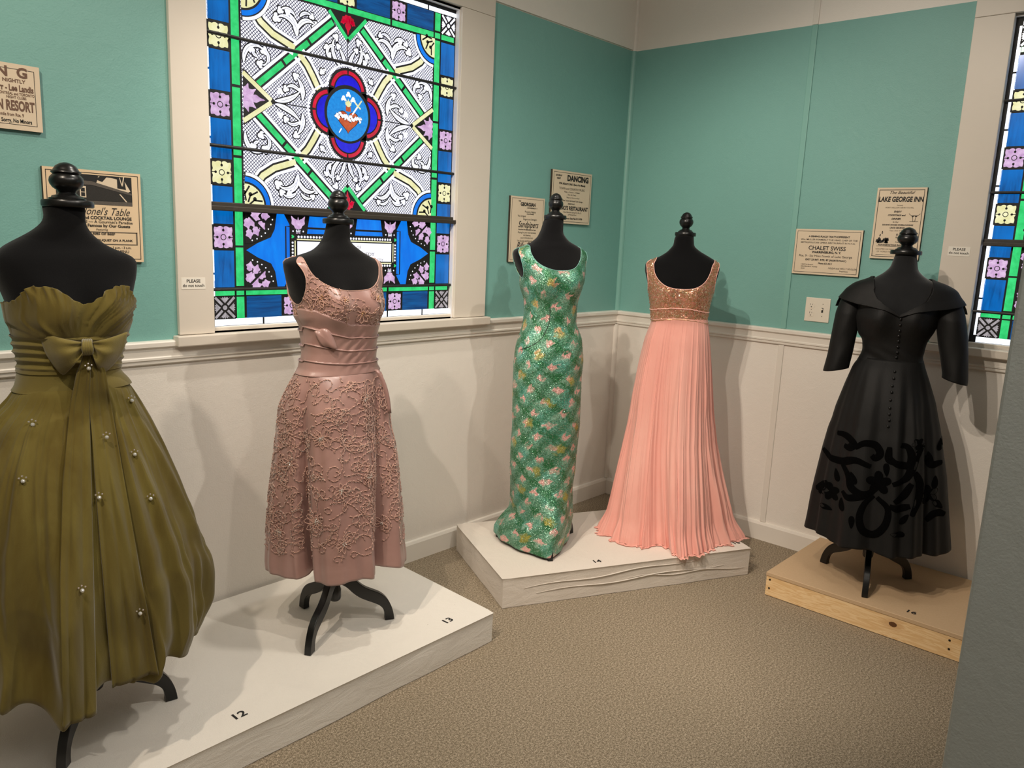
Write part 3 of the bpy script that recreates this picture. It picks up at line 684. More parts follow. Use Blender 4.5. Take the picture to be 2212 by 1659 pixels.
def art_house(r, W, H, y):
    g = G(); x0, x1, z0, z1 = -.38*W, .40*W, .13*H, .45*H
    def P(pts, m, k=0): g.add([(x0+(x1-x0)*a, y-.0002*k, z0+(z1-z0)*b) for a, b in pts], [tuple(range(len(pts)))], m)
    P([(0, 0), (1, 0), (1, 1), (0, 1)], 0); P([(0, 0), (1, 0), (1, .14), (0, .10)], 2, 1)
    P([(.52, .72), (.95, .48), (.98, .52), (.90, .86), (.72, .94), (.55, .96)], 3, 1); P([(.60, .78), (.66, .95), (.58, .97), (.50, .86)], 0, 2); P([(.80, .60), (.92, .56), (.9, .9), (.8, .98)], 0, 2)
    P([(.0, .80), (.46, .78), (1, .44), (1, .38), (.45, .66), (0, .62)], 2, 3); P([(0, .62), (.45, .64), (1, .38), (1, .14), (.42, .14), (0, .2)], 1, 2)
    P([(.30, .22), (.38, .22), (.38, .60), (.30, .60)], 3, 3)
    for q in (.26, .41): P([(.315, q), (.365, q), (.365, q+.13), (.315, q+.13)], 0, 4)
    P([(.82, .40), (.84, .40), (.93, .14), (.91, .14)], 3, 4); P([(.86, .66), (.875, .66), (.90, 1), (.885, 1)], 3, 4); P([(.86, .66), (.875, .66), (.84, .97), (.83, .97)], 3, 4)
    g.build('building_picture', parent=r, mats=[M['ink'], M['darkgray'], M['midgray'], M['paper']])
    b = G()
    m_ = M['inkgray']; th = .006*W
    for (a, b_, c_, d_) in ((-.42, -.175, .44, -.165), (.425, -.30, .44, -.165), (-.42, -.31, .44, -.30), (-.42, -.31, -.41, -.165)): b.box((a*W, y-.0002, b_*H), (c_*W, y, d_*H))
    b.build('ruled_box', m_, r)
M['darkgray'] = simple('print_dark_grey', (.02, .018, .015), .7, 0, 60, .6, 300); M['midgray'] = simple('print_mid_grey', (.10, .085, .07), .7, 0, 60, .4, 300)
poster('portrait board with building photo and script heading, behind the left black dress form', 'A', -3.186, -2.886, 1.462, 1.757, [
    T("Colonel's Table", .055, .085, .06, 0, -.004, .45, xs=.82), T('RESTAURANT and COCKTAIL LOUNGE', -.015, .034, -.03, 0, .04, xs=1.02), T('Steaks - Seafood — A Gourmet\'s Paradise', -.058, .032, .0, 0, .01, xs=1.05),
    T('Made Famous by Our Guests', -.100, .032, .08, 0, .04, xs=1.1), T('Featuring', -.142, .024, .06, 0, .0, .2), T('PRIME RIBS OF BEEF', -.19, .026, .02, 0, .04, xs=1.15),
    T('SHRIMP BOUQUET ON A PLANK', -.26, .024, .12, 0, .04, xs=1.12), T('Sundays & Holidays 1 p.m. - 3 a.m.', -.34, .026, .12, 0, .02), T('"AFTER HOURS" MENU', -.385, .032, .12, 0, .01)], 'paper2', .004, art=art_house)
poster('narrow portrait board with brushed script, partly behind the sequined green dress', 'A', -1.028, -.760, 1.475, 1.810, [
    T('THE', .43, .022, -.20, 0, .03), T('GEORGIAN', .385, .052, .0, 0, .06, xs=.95), T('LAKE GEORGE, N. Y.', .335, .018, .10, 0, .05, xs=1.1), T('Presents Nightly', .275, .03, .06, 0, -.004, xs=.95), T('(except Mondays)', .243, .017, .06, 0),
    T('The Original', .205, .028, -.14, 0, 0, xs=.95), T('Singers and Swingers', .16, .028, .06, 0, 0), T('Sandpipers', .075, .10, .02, 0, .01, .35, xs=.78), T('Direct from Fort Lauderdale and Las Vegas', .0, .018, 0, 0, .04, xs=.95),
    T('Playing for your entertainment', -.045, .026, 0, 0, 0, xs=.95), T('and dancing', -.085, .026, 0, 0, 0), T('ALSO INTRODUCING', -.13, .022, 0, 0, 0), T('The Exciting and Dynamic Voice of', -.175, .026, .02, 0, 0, xs=.95), T('Billy Carr', -.25, .10, -.02, 0, .01, .4, xs=.8)], 'paper', .003)
poster('portrait board with bold slab heading, highest beside the corner and behind a knob', 'A', -.706, -.357, 1.688, 1.970, [
    T('SATURDAY', .40, .032, -.43, 0, .05, xs=.85), T('NIGHT', .345, .032, -.43, 0, .05, xs=.85), T('DANCING', .365, .105, .17, 0, .07, xs=1.0), T('FOR ADULTS ONLY (Sorry No Minors)', .255, .034, .0, 0, .06, xs=1.05),
    T('TOWN and COUNTRY MUSIC', .165, .042, 0, 0, -.003, xs=1.05), T('Polka — Foxtrot — Waltzes', .105, .03, 0, 0, 0), T('Even the Twist!', .055, .03, 0, 0, 0), T('"Bring Your Date to the Party"', .0, .024, .04, 0, 0),
    T("When You're Up Around Lake George", -.06, .03, .02, 0, .02), T('DROP IN AT', -.12, .028, 0, 0, .04), T("DINO'S RESTAURANT", -.205, .075, .06, 0, .05, xs=.95), T('Glens Falls-Lake George Rd. (Rte. 9)', -.28, .028, .04, 0, .0), T('at Morning Road', -.325, .028, .04, 0, 0), T('Phone to Glens Falls RX 3-9790', -.40, .032, .08, 0, .05)], 'paper', .004)
def art_glasses(r, W, H, y):
    g = G()
    for cx, s in ((.27, 1), (.33, -1)):
        x = cx*W*1.05; z = .095*H; g.tube([(x-.018*s, y, z+.045*H), (x, y, z), (x+.003*s, y, z-.06*H)], .0009, 4); g.box((x-.012, y-.0004, z-.066*H), (x+.012, y, z-.060*H)); g.add([(x-.009, y-.0003, z+.02*H), (x+.009, y-.0003, z+.02*H), (x, y-.0003, z-.005*H)], [(0, 1, 2)])
    g.build('glasses_drawing', M['ink'], r); g = G()
    rr = random.Random(4)
    for i in range(14):
        x = -.40*W+rr.uniform(0, .26)*W; z = -.27*H+rr.uniform(0, .05)*H; s = .006; g.add([(x-s, y-.0003, z-s), (x+s, y-.0003, z-s*.7), (x+s*.3, y-.0003, z+s*1.7), (x-s*.6, y-.0003, z+s)], [(0, 1, 2, 3)])
    for i in range(6):
        x = -.38*W+rr.uniform(0, .10)*W; z = -.18*H+rr.uniform(0, .07)*H; s = .003; g.add([(x-s, y-.0003, z-s), (x+s, y-.0003, z-s), (x, y-.0003, z+s*1.5)], [(0, 1, 2)])
    for z in (-.325, -.445): g.box((-.38*W, y-.0002, z*H), (.30*W, y, z*H+.0012))
    g.build('band_drawing', M['ink'], r)
poster('landscape board with serif heading above the wall outlet', 'B', -1.094, -1.431, 1.479, 1.706, [
    T("A DINING PLACE THAT'S DIFFERENT", .34, .038, .02, 0, .05, xs=1.05), T('Wm. MULLER FORMERLY THE HEAD CHEF OF THE', .27, .035, .02, 0, .01, xs=1.15), T('METROPOLITAN OPERA RESTAURANT IN N.Y.C.', .205, .035, .0, 0, .01, xs=1.15),
    T('CHALET SWISS', .085, .09, 0, 0, .02, xs=1.0), T('WARRENSBURG, N. Y.', -.005, .045, 0, 0, .06, xs=1.05), T('Rte. 9 - Six Miles North of Lake George', -.09, .05, -.02, 0, .0, xs=1.05), T('EXIT 23 INT. RTE. 87 (NORTHWAY)', -.175, .038, 0, 0, .05, xs=1.1),
    T('Phone 623-4611', -.25, .034, 0, 0, .05), T('• RESTAURANT', -.285, .026, -.56, 1, .02, al='LEFT', xs=1.2), T('• EXCELLENT FOOD', -.33, .026, -.56, 1, .02, al='LEFT', xs=1.2), T('• BAR', -.375, .026, -.56, 1, .02, al='LEFT', xs=1.2), T('HILDA and WILLY MULLER', -.345, .038, .38, 0, .0, .15), T('Proprietors', -.40, .028, .42, 0, .02)], 'paper', .004)
poster('tall portrait board on the right wall, behind the black dress form\'s knob', 'B', -1.473, -1.694, 1.575, 1.908, [
    T('The Beautiful', .43, .045, 0, 0, .0, .4), T('LAKE GEORGE INN', .335, .068, .0, 0, .05, .12, xs=.74), T('Formerly', .255, .016, 0, 1, 0), T('FORT WILLIAM HENRY HOTEL', .22, .020, 0, 1, 0), T('ENJOY', .165, .024, -.02, 0, .05, .2), T('COCKTAILS and', .115, .024, -.03, 0, .05, .2),
    T('DINNER', .065, .024, -.03, 0, .05, .2), T('In Our', .02, .02, -.03, 0, .02, .2), T('DINING ROOM OVERLOOKING', -.02, .021, -.0, 0, .04, .1), T('LAKE GEORGE', -.06, .022, -.0, 0, .04, .1), T('Open Until 10 P.M.', -.10, .018, 0, 1, 0), T('D A N C E', -.155, .026, .08, 0, .04, .1),
    T('Every Saturday', -.195, .02, .08, 0, .03, .1), T('From 9 P.M.', -.26, .018, .06, 0, .03, .1), T('FOR RESERVATIONS PHONE 668-3141', -.305, .024, .0, 0, .04, xs=.82), T('LOCATED ON REAR GROUNDS', -.365, .020, -.06, 1, 0, xs=1.0), T('OF WORLD FAMOUS HOTEL', -.40, .020, -.06, 1, 0, xs=1.0)], 'paper', .005, art=art_glasses)
def notice(label, wall, c, z, off):
    loc, rz = on_wall(wall, c, z); loc = (loc[0], loc[1]-off, loc[2]) if wall == 'A' else (loc[0]-off, loc[1], loc[2])
    r = empty('notice_card', loc, rz); tag(r, label, 'sign', 'small do not touch notices on the window casings')
    G().box((-.045, -.001, -.021), (.045, 0, .021)).build('card', M['card'], r)
    textmesh([('PLEASE', 0, .0085, .0115, 0, .02, 0, 'CENTER', 1.05), ('do not touch', 0, -.0075, .0105, 0, .02, 0, 'CENTER', 1.05)], [M['ink']], 'lettering', r, (0, -.0013, 0))
notice('small white notice card on the casing left of the full stained glass window', 'A', -2.714, 1.386, .019)
notice('small white notice card on the casing of the right-hand window', 'B', -1.862, 1.623, .019)
r = empty('wall_outlet', (0, -1.2455, 1.2995), -PI/2); tag(r, 'ivory double outlet and blank switch plate below the landscape board', 'outlet')
bevel(G().box((-.0635, -.006, -.0615), (.0635, 0, .0615)).build('cover_plate', M['outlet'], r), .003, 3)
for zz in (.021, -.021):
    n = 24; pts = []
    for k_ in range(n):
        a = 2*PI*k_/n; pts.append((-.031+max(-.0165, min(.0165, .0185*math.cos(a))), -.006, zz+max(-.0145, min(.0145, .0172*math.sin(a)))))
    f = G().prism(pts, (0, -.0016, 0)); so = f.build('socket', M['outlet'], r)
    g = G().box((-.038, -.0080, zz+.001), (-.0362, -.0075, zz+.010)).box((-.0265, -.0080, zz+.002), (-.025, -.0075, zz+.009)); pp = []
    for k_ in range(12): pp.append((-.0315+.0028*math.cos(2*PI*k_/12), -.0076, zz-.0075+.0026*math.sin(2*PI*k_/12)))
    g.prism(pp, (0, -.0004, 0)); g.build('slots', M['dark'], so)
g = G().box((.022, -.0068, -.012), (.031, -.006, .012)); tg = g.build('toggle_slot', M['dark'], r)
bevel(G().box((.023, -.0125, .001), (.030, -.006, .009)).build('toggle', M['outlet'], r), .001, 2)
for x, zz in ((.027, .031), (.027, -.031), (-.031, 0)):
    pp = [(x+.0022*math.cos(2*PI*k_/10), -.006, zz+.0022*math.sin(2*PI*k_/10)) for k_ in range(10)]
    G().prism(pp, (0, -.0006, 0)).build('screw', M['inkgray'], r)
# ---------------------------------------------------------------- dress forms and dresses
def pf(pts, sg=.008):
    """silhouette table (z, x) -> smooth function of z"""
    p = sorted(pts); z = np.array([q[0] for q in p]); x = np.array([q[1] for q in p])
    zz = np.linspace(z[0]-.06, z[-1]+.06, 700); xx = np.interp(zz, z, x); h = zz[1]-zz[0]; k = int(3*sg/h)+1
    g = np.exp(-.5*(np.arange(-k, k+1)*h/sg)**2); g /= g.sum()
    xs = np.convolve(np.pad(xx, k, mode='edge'), g, 'valid')
    return lambda q: np.interp(q, zz, xs)
def smooth(e0, e1, x): t_ = np.clip((x-e0)/(e1-e0), 0, 1); return t_*t_*(3-2*t_)
BTAB = [(.14, .054), (.08, .056), (.045, .061), (.015, .072), (0, .080), (-.03, .092), (-.07, .103), (-.12, .108), (-.17, .103), (-.24, .092), (-.31, .086), (-.36, .088), (-.46, .112), (-.6, .12), (-1.3, .12)]
class Torso:
    def __init__(s, name, base, ang, L, R, theta, sh, nexp=2.35, bust=.026, zb=-.165):
        s.name = name; s.base = base; s.rz = ang; s.L = L; s.R = R; s.th = math.radians(theta); s.sh = sh; s.n = nexp; s.bust = bust; s.zb = zb
        s.B = pf([(a+sh, b) for a, b in BTAB], .012)
    def zs(s, z0, z1, step=.007):
        zz = np.linspace(z0, z1, 900); w_ = (s.R(zz)-s.L(zz))/2; d = np.concatenate([[0], np.cumsum(np.hypot(np.diff(zz), np.diff(w_)))])
        n = int(d[-1]/step)+1; return np.interp(np.linspace(0, d[-1], n+1), d, zz)
    def grid(s, zs, nc=220, off=0, disp=None, kB=1.0, Lf=None, Rf=None, nexp=None, bust=None):
        """returns P (rows, cols, 3) and body coordinates U, Vf"""
        zs = np.asarray(zs)[:, None]; ph = np.linspace(0, 2*PI, nc, endpoint=False)[None, :]
        e = 2/(nexp or s.n); c, d = np.cos(ph), -np.sin(ph)
        Lw, Rw = (Lf or s.L)(zs)-off, (Rf or s.R)(zs)+off; w_ = (Rw-Lw)/2; b = s.B(zs)*kB+off
        ct, st = math.cos(s.th), math.sin(s.th); A = w_/np.sqrt(ct*ct+(np.minimum(b/w_, 1.3)*st)**2)
        u = A*np.sign(c)*np.abs(c)**e; v = b*np.sign(d)*np.abs(d)**e
        q = s.sh+s.zb; bu = s.bust if bust is None else bust
        lump = bu*np.exp(-((zs-q)/.055)**2)+bu*.55*np.exp(-((zs-q-.06)/.05)**2)
        v = v+np.where(v > 0, lump*(np.exp(-((u-.072)/.052)**2)+np.exp(-((u+.072)/.052)**2))*np.minimum(1, v/.04), 0)
        if disp is not None:
            dd = disp(u, v, zs+0*u, ph+0*u); l = np.hypot(u, v)+1e-6; u2 = u*(1+dd/l); v2 = v*(1+dd/l)
        else: u2, v2 = u, v
        x = u2*ct+v2*st; y = u2*st-v2*ct
        x0, x1 = (u*ct+v*st).min(1, keepdims=True), (u*ct+v*st).max(1, keepdims=True)
        x = Lw+(x-x0)*(Rw-Lw)/(x1-x0)
        P = np.stack([x, y, zs+0*x], -1); return P, u, v
def gridmesh(name, P, mat, parent, dz=0, uv=None, cap=False, smoothed=True):
    nr, nc = P.shape[:2]; V = (P-np.array([0, 0, dz])).reshape(-1, 3)
    F = [(i*nc+j, i*nc+(j+1) % nc, (i+1)*nc+(j+1) % nc, (i+1)*nc+j) for i in range(nr-1) for j in range(nc)]
    a = P[0, 0]; 
    if P[1, 0, 2] < P[0, 0, 2]: F = [f[::-1] for f in F]
    V = list(V)
    if cap: F += [tuple(range(nc))[::-1], tuple((nr-1)*nc+j for j in range(nc))]
    return mk(name, V, F, mat, parent, smoothed, uv=uv)
def clipmesh(name, P, f, mat, parent, dz=0, UV=None, thick=.0015):
    """keep the part of a closed grid where f > 0, cut smoothly; returns object and boundary segments"""
    nr, nc = P.shape[:2]; V = []; idx = {}; UVo = []; cut = {}; F = []; seg = []
    def vid(i, j):
        j %= nc; k_ = (i, j)
        if k_ not in idx: idx[k_] = len(V); V.append(P[i, j]-(0, 0, dz)); UVo.append(UV[i, j] if UV is not None else (0, 0))
        return idx[k_]
    def cross(a, b):
        k_ = (a, b) if a < b else (b, a)
        if k_ not in cut:
            a_, b_ = k_; fa, fb = f[a_], f[b_]; t_ = fa/(fa-fb); cut[k_] = len(V)
            V.append(P[a_]*(1-t_)+P[b_]*t_-(0, 0, dz)); UVo.append(UV[a_]*(1-t_)+UV[b_]*t_ if UV is not None else (0, 0))
        return cut[k_]
    up = P[1, 0, 2] > P[0, 0, 2]
    for i in range(nr-1):
        for j in range(nc):
            j2 = (j+1) % nc; q = [(i, j), (i, j2), (i+1, j2), (i+1, j)]
            fs = [f[a] > 0 for a in q]
            if not any(fs): continue
            if all(fs): F.append([vid(*a) for a in q]); continue
            for tri in ((q[0], q[1], q[2]), (q[0], q[2], q[3])):
                pol = []; cr = []
                for k_ in range(3):
                    a, b = tri[k_], tri[(k_+1) % 3]; fa, fb = f[a] > 0, f[b] > 0
                    if fa: pol.append(vid(*a))
                    if fa != fb: c_ = cross(a, b); pol.append(c_); cr.append(c_)
                if len(pol) >= 3: F.append(pol)
                if len(cr) == 2: seg.append(tuple(cr))
    if not up: F = [q[::-1] for q in F]
    o = mk(name, V, F, mat, parent, True, uv=UVo if UV is not None else None)
    if thick: m_ = o.modifiers.new('thickness', 'SOLIDIFY'); m_.thickness = thick; m_.offset = -1
    nb = {}
    for a, b in seg: nb.setdefault(a, []).append(b); nb.setdefault(b, []).append(a)
    loops = []; seen = set()
    for s0 in list(nb):
        if s0 in seen: continue
        path = [s0]; seen.add(s0); cur = s0
        while True:
            nx = [k_ for k_ in nb[cur] if k_ not in seen]
            if not nx: break
            cur = nx[0]; seen.add(cur); path.append(cur)
        loops.append([V[k_] for k_ in path])
    return o, loops
def piping(name, loops, r, mat, parent, minlen=12):
    g = G()
    for lp in loops:
        if len(lp) < minlen: continue
        lp = [np.array(p) for p in lp]; closed = np.linalg.norm(lp[0]-lp[-1]) < .02
        pts = lp[::2]
        for _ in range(2): pts = [pts[i] if (not closed and i in (0, len(pts)-1)) else (pts[i-1]+2*pts[i]+pts[(i+1) % len(pts)])/4 for i in range(len(pts))]
        g.tube(pts, r, 6, closed=closed)
    if g.V: o = g.build(name, mat, parent, True); return o
def normals(P):
    a = np.roll(P, -1, 1)-np.roll(P, 1, 1); b = np.gradient(P, axis=0); n = np.cross(a, b); n /= (np.linalg.norm(n, axis=-1, keepdims=True)+1e-9)
    c = P.mean(1, keepdims=True)-P; flip = (n*c).sum(-1, keepdims=True) > 0; return np.where(flip, -n, n)
def onfront(P, N, x, z, yc=0):
    m_ = P[..., 1] < yc; d = (P[..., 0]-x)**2+(P[..., 2]-z)**2+np.where(m_, 0, 9)
    i, j = np.unravel_index(np.argmin(d), d.shape); p = P[i, j]; n = N[i, j]
    dx, dz = x-p[0], z-p[2]
    if abs(n[1]) > .35 and abs(dx)+abs(dz) < .02: p = p+np.array([dx, -(n[0]*dx+n[2]*dz)/n[1], dz])
    return p, n
def bil(A, r, c):
    nr, nc = A.shape[:2]; r = min(max(r, 0), nr-1.001); i = int(r); c %= nc; j = int(c); a, b = r-i, c-j; j2 = (j+1) % nc
    return (A[i, j]*(1-b)+A[i, j2]*b)*(1-a)+(A[i+1, j]*(1-b)+A[i+1, j2]*b)*a
LEG_T = [(.012, .236), (.035, .222), (.062, .196), (.088, .166), (.115, .143), (.145, .127), (.172, .112), (.195, .090), (.212, .060), (.222, .028), (.226, 0)]
LEG_B = [(.190, 0), (.190, .020), (.184, .044), (.170, .062), (.148, .076), (.120, .090), (.092, .106), (.068, .126), (.046, .150), (.028, .164), (.012, .170)]
KNOB = [(.0, .0), (.050, .0), (.052, .003), (.052, .014), (.050, .018), (.037, .019), (.037, .023), (.032, .0245), (.030, .029), (.021, .032), (.0175, .038), (.020, .043), (.028, .050), (.033, .059), (.0345, .067), (.033, .076), (.028, .083), (.0265, .085), (.028, .0865), (.030, .089), (.0295, .092), (.026, .0945), (.0245, .098), (.020, .106), (.012, .112), (.004, .115), (0, .1153)]
def spline(pts, n):
    P = [np.array(p, float) for p in pts]; P = [2*P[0]-P[1]]+P+[2*P[-1]-P[-2]]; out = []
    m_ = len(P)-3
    for k_ in range(n+1):
        t_ = k_/n*m_; i = min(int(t_), m_-1); u = t_-i; a, b, c, d = P[i:i+4]
        out.append(.5*((2*b)+(c-a)*u+(2*a-5*b+4*c-d)*u*u+(3*b-a-3*c+d)*u**3))
    return out
def dress_form(T_, plat, label, feet, knob_c, knob_z, kr, velour='velour', zlow=.75, clipf=None):
    r = empty('dress_form', (T_.base[0], T_.base[1], plat+.0012), T_.rz); tag(r, label, 'dress form', 'black dress forms on turned pole tripods')
    zs = T_.zs(zlow, knob_z+.002, .008); P, u, v = T_.grid(zs, 128, -.0035)
    o = gridmesh('torso', P, M[velour], r, plat, cap=True)
    k_ = G().lathe([(a*kr, b) for a, b in KNOB], (knob_c[0], knob_c[1], knob_z-plat), 40); autosmooth(k_.build('knob_finial', M['blackwood'], r), .9)
    p = G().lathe([(0, .105), (.016, .105), (.021, .110), (.023, .118), (.023, .150), (.020, .158), (.0195, .235), (.017, .245), (.0165, zlow-plat+.01), (0, zlow-plat+.01)], n=24)
    autosmooth(p.build('pole', M['blackwood'], r), .7)
    tp = spline(LEG_T, 26); bt = spline(LEG_B, 26)[::-1]
    for a in feet:
        c, s_ = math.cos(a), math.sin(a); h = .0125; V = []; n = len(tp)
        for sd in (-h, h):
            for q in tp: V.append((q[0]*c-sd*s_, q[0]*s_+sd*c, max(q[1], .0)))
            for q in bt: V.append((q[0]*c-sd*s_, q[0]*s_+sd*c, max(q[1], .0)))
        F = []
        for i in range(n-1):
            F += [(i, i+1, n+i+1, n+i), (2*n+i, 3*n+i, 3*n+i+1, 2*n+i+1), (i, 2*n+i, 2*n+i+1, i+1), (n+i, n+i+1, 3*n+i+1, 3*n+i)]
        F += [(0, n, 3*n, 2*n), (n-1, 3*n-1, 4*n-1, 2*n-1)]
        o = mk('leg', V, F, M['blackwood'], r); bm = bmesh.new(); bm.from_mesh(o.data); bmesh.ops.recalc_face_normals(bm, faces=bm.faces); bm.to_mesh(o.data); bm.free()
        autosmooth(o, .5); bevel(o, .002, 2)
    return r
def localang(T_, wx, wy):
    a = math.atan2(wy-T_.base[1], wx-T_.base[0])-T_.rz; return a
def ctr_top(T_, z): return (float((T_.L(z)+T_.R(z))/2), 0)
# fabrics
def fabric(name, col, col2, rough=.6, sheen=.3, sub=0, translucent=0, transp=0, weave=.15, foldsc=0, spec=.3, scale=(1, 1, 1), vs=5):
    t = NT(name); co = t.coord(); f = t.noise(t.coord(scale=scale), vs, 4, .6, .5); wv = t.noise(co, 520, 2)
    cc = t.mix(t.math('MULTIPLY_ADD', f, 1.8, -.4, clamp=True), col, col2)
    t.set(Base_Color=cc, Roughness=rough, Sheen_Weight=sheen, Specular_IOR_Level=spec, Sheen_Roughness=.5)
    h = t.math('MULTIPLY', wv, weave)
    if foldsc: h = t.math('ADD', h, t.math('MULTIPLY', t.noise(t.coord(scale=(1, 1, .12)), foldsc, 3, .6, .6), .8))
    t.bump(h, .4, .004)
    sh = t.b.outputs[0]
    if translucent:
        tr = t.n('ShaderNodeBsdfTranslucent'); t.link(cc, tr.inputs[0]); mx = t.n('ShaderNodeMixShader'); mx.inputs[0].default_value = translucent
        t.link(sh, mx.inputs[1]); t.link(tr.outputs[0], mx.inputs[2]); sh = mx.outputs[0]
    if transp:
        tp = t.n('ShaderNodeBsdfTransparent'); mx = t.n('ShaderNodeMixShader'); mx.inputs[0].default_value = transp
        t.link(sh, mx.inputs[1]); t.link(tp.outputs[0], mx.inputs[2]); sh = mx.outputs[0]
    t.link(sh, t.out.inputs[0]); return t.m
M['olive'] = fabric('olive_chiffon', srgb(98, 82, 36), srgb(128, 116, 60), .9, .28, translucent=.22, weave=.3, foldsc=0, spec=.06, scale=(1, 1, .22), vs=11)
M['olive_sheer'] = fabric('olive_sheer_chiffon', srgb(118, 110, 56), srgb(138, 132, 72), .6, .4, translucent=.3, transp=.22, foldsc=26, spec=.2)
M['olive_satin'] = fabric('olive_bow_silk', srgb(106, 92, 42), srgb(122, 110, 56), .75, .35, weave=.3, foldsc=20, spec=.12)
M['satin'] = fabric('dusty_pink_satin', srgb(150, 113, 106), srgb(178, 141, 132), .30, .15, weave=.02, foldsc=14, spec=.8)
M['satin'].node_tree.nodes['Principled BSDF'].inputs['Anisotropic'].default_value = .5
M['ribbon'] = fabric('dusty_pink_soutache', srgb(172, 131, 116), srgb(200, 157, 139), .5, .5, weave=.3)
M['chiffon'] = fabric('salmon_chiffon', srgb(237, 163, 149), srgb(250, 194, 179), .7, .3, translucent=.22, weave=.12, foldsc=34, spec=.15, scale=(1, 1, .25))
M['chiffon_edge'] = fabric('pale_pink_binding', srgb(244, 184, 170), srgb(248, 196, 184), .6, .3)
M['taffeta'] = fabric('black_taffeta', (.0035, .0035, .0035), (.0075, .0072, .007), .62, .02, weave=.25, foldsc=26, spec=.28)
M['velvet'] = fabric('black_velvet_applique', (.0012, .0012, .0013), (.002, .002, .002), .95, .0, weave=.5, spec=.05)
M['button'] = simple('black_silk_button', (.008, .008, .008), .4)
M['crystal'] = simple('crystal_stone', (.85, .85, .82), .08, Metallic=.6); M['pearl'] = simple('pearl', srgb(236, 230, 214), .18)
M['goldbead'] = simple('champagne_bead', srgb(216, 172, 130), .18, Metallic=.7)
M['silverbead'] = simple('silver_bead', (.85, .80, .76), .15, Metallic=.8)
def sequin(name, build, cell=230, rough=.22, metal=.55, tilt=.55):
    t = NT(name); uvn = t.n('ShaderNodeUVMap'); uvn.uv_map = 'uv'; sx = t.n('ShaderNodeSeparateXYZ'); t.link(uvn.outputs[0], sx.inputs[0])
    vo = t.n('ShaderNodeTexVoronoi'); t.link(uvn.outputs[0], vo.inputs['Vector']); vo.inputs['Scale'].default_value = cell
    col = build(t, uvn.outputs[0], sx, vo)
    sub = t.n('ShaderNodeVectorMath', operation='SUBTRACT'); t.link(vo.outputs['Color'], sub.inputs[0]); sub.inputs[1].default_value = (.5, .5, .5)
    sc = t.n('ShaderNodeVectorMath', operation='SCALE'); t.link(sub.outputs[0], sc.inputs[0]); sc.inputs['Scale'].default_value = tilt
    ge = t.n('ShaderNodeNewGeometry'); ad = t.n('ShaderNodeVectorMath', operation='ADD'); t.link(ge.outputs['Normal'], ad.inputs[0]); t.link(sc.outputs[0], ad.inputs[1])
    no = t.n('ShaderNodeVectorMath', operation='NORMALIZE'); t.link(ad.outputs[0], no.inputs[0]); t.link(no.outputs[0], t.b.inputs['Normal'])
    t.set(Base_Color=col, Roughness=rough, Metallic=metal); return t.m
def plaid(t, uv, sx, vo):
    u, v = sx.outputs[0], sx.outputs[1]
    wn = t.n('ShaderNodeTexNoise'); t.link(uv, wn.inputs['Vector']); wn.inputs['Scale'].default_value = 40; wn.inputs['Detail'].default_value = 2
    j = t.math('MULTIPLY_ADD', wn.outputs['Fac'], .034, -.017)
    p = t.math('ADD', t.math('SUBTRACT', t.math('MULTIPLY', u, .74), t.math('MULTIPLY', v, .67)), j); q = t.math('ADD', t.math('ADD', t.math('MULTIPLY', u, .67), t.math('MULTIPLY', v, .74)), t.math('MULTIPLY', j, 2.2))
    def wave(x, per, ph=0): return t.math('COSINE', t.math('MULTIPLY_ADD', x, 2*PI/per, ph))
    st = lambda x, lo, hi: t.math('DIVIDE', t.math('SUBTRACT', x, lo), hi-lo, clamp=True)
    # streaks following the warp of the beading
    mp = t.n('ShaderNodeMapping'); t.link(uv, mp.inputs[0]); mp.inputs['Rotation'].default_value = (0, 0, -.83); mp.inputs['Scale'].default_value = (110, 420, 1)
    strk = t.noise(mp.outputs[0], 1, 3, .6); big = t.noise(uv, 9, 3)
    base = t.mix(t.math('MULTIPLY_ADD', strk, 3, -1.0, clamp=True), srgb(30, 84, 58), srgb(128, 184, 154))
    base = t.mix(t.math('MULTIPLY', t.math('MULTIPLY_ADD', big, 4, -1.9, clamp=True), .5), base, srgb(92, 184, 176))
    base = t.mix(t.math('MULTIPLY', st(wave(p, .088, 2.8), .3, .9), .45), base, srgb(18, 92, 44))
    base = t.mix(t.math('MULTIPLY', st(wave(q, .104, .4), .4, .8), .7), base, srgb(30, 100, 50))
    pale = t.math('MULTIPLY', st(wave(p, .088), .1, .5), st(wave(q, .068, .9), -.3, .3)); base = t.mix(t.math('MULTIPLY', pale, .32), base, srgb(176, 212, 190))
    pink = t.math('MULTIPLY', st(wave(p, .088), .25, .62), st(wave(q, .068), .15, .55)); brk = t.noise(uv, 22, 2)
    pink = t.math('MULTIPLY', pink, t.math('MULTIPLY', t.math('MULTIPLY_ADD', brk, 5, -1.6, clamp=True), t.math('MULTIPLY_ADD', strk, 3.2, -.4, clamp=True)))
    base = t.mix(pink, base, t.mix(t.math('MULTIPLY_ADD', strk, 3, -1, clamp=True), srgb(206, 126, 124), srgb(244, 204, 192)))
    yel = t.math('MULTIPLY', st(wave(p, .188, 1.2), .6, .95), st(wave(q, .132, 2.0), .55, .95)); base = t.mix(t.math('MULTIPLY', yel, .7), base, srgb(176, 158, 52))
    lum = t.n('ShaderNodeSeparateColor'); t.link(vo.outputs['Color'], lum.inputs[0])
    return t.mix(t.math('MULTIPLY', t.math('GREATER_THAN', lum.outputs[0], .91), .5), base, srgb(200, 228, 210))
M['plaid'] = sequin('green_plaid_sequins', plaid, 460, .30, .30, .8)
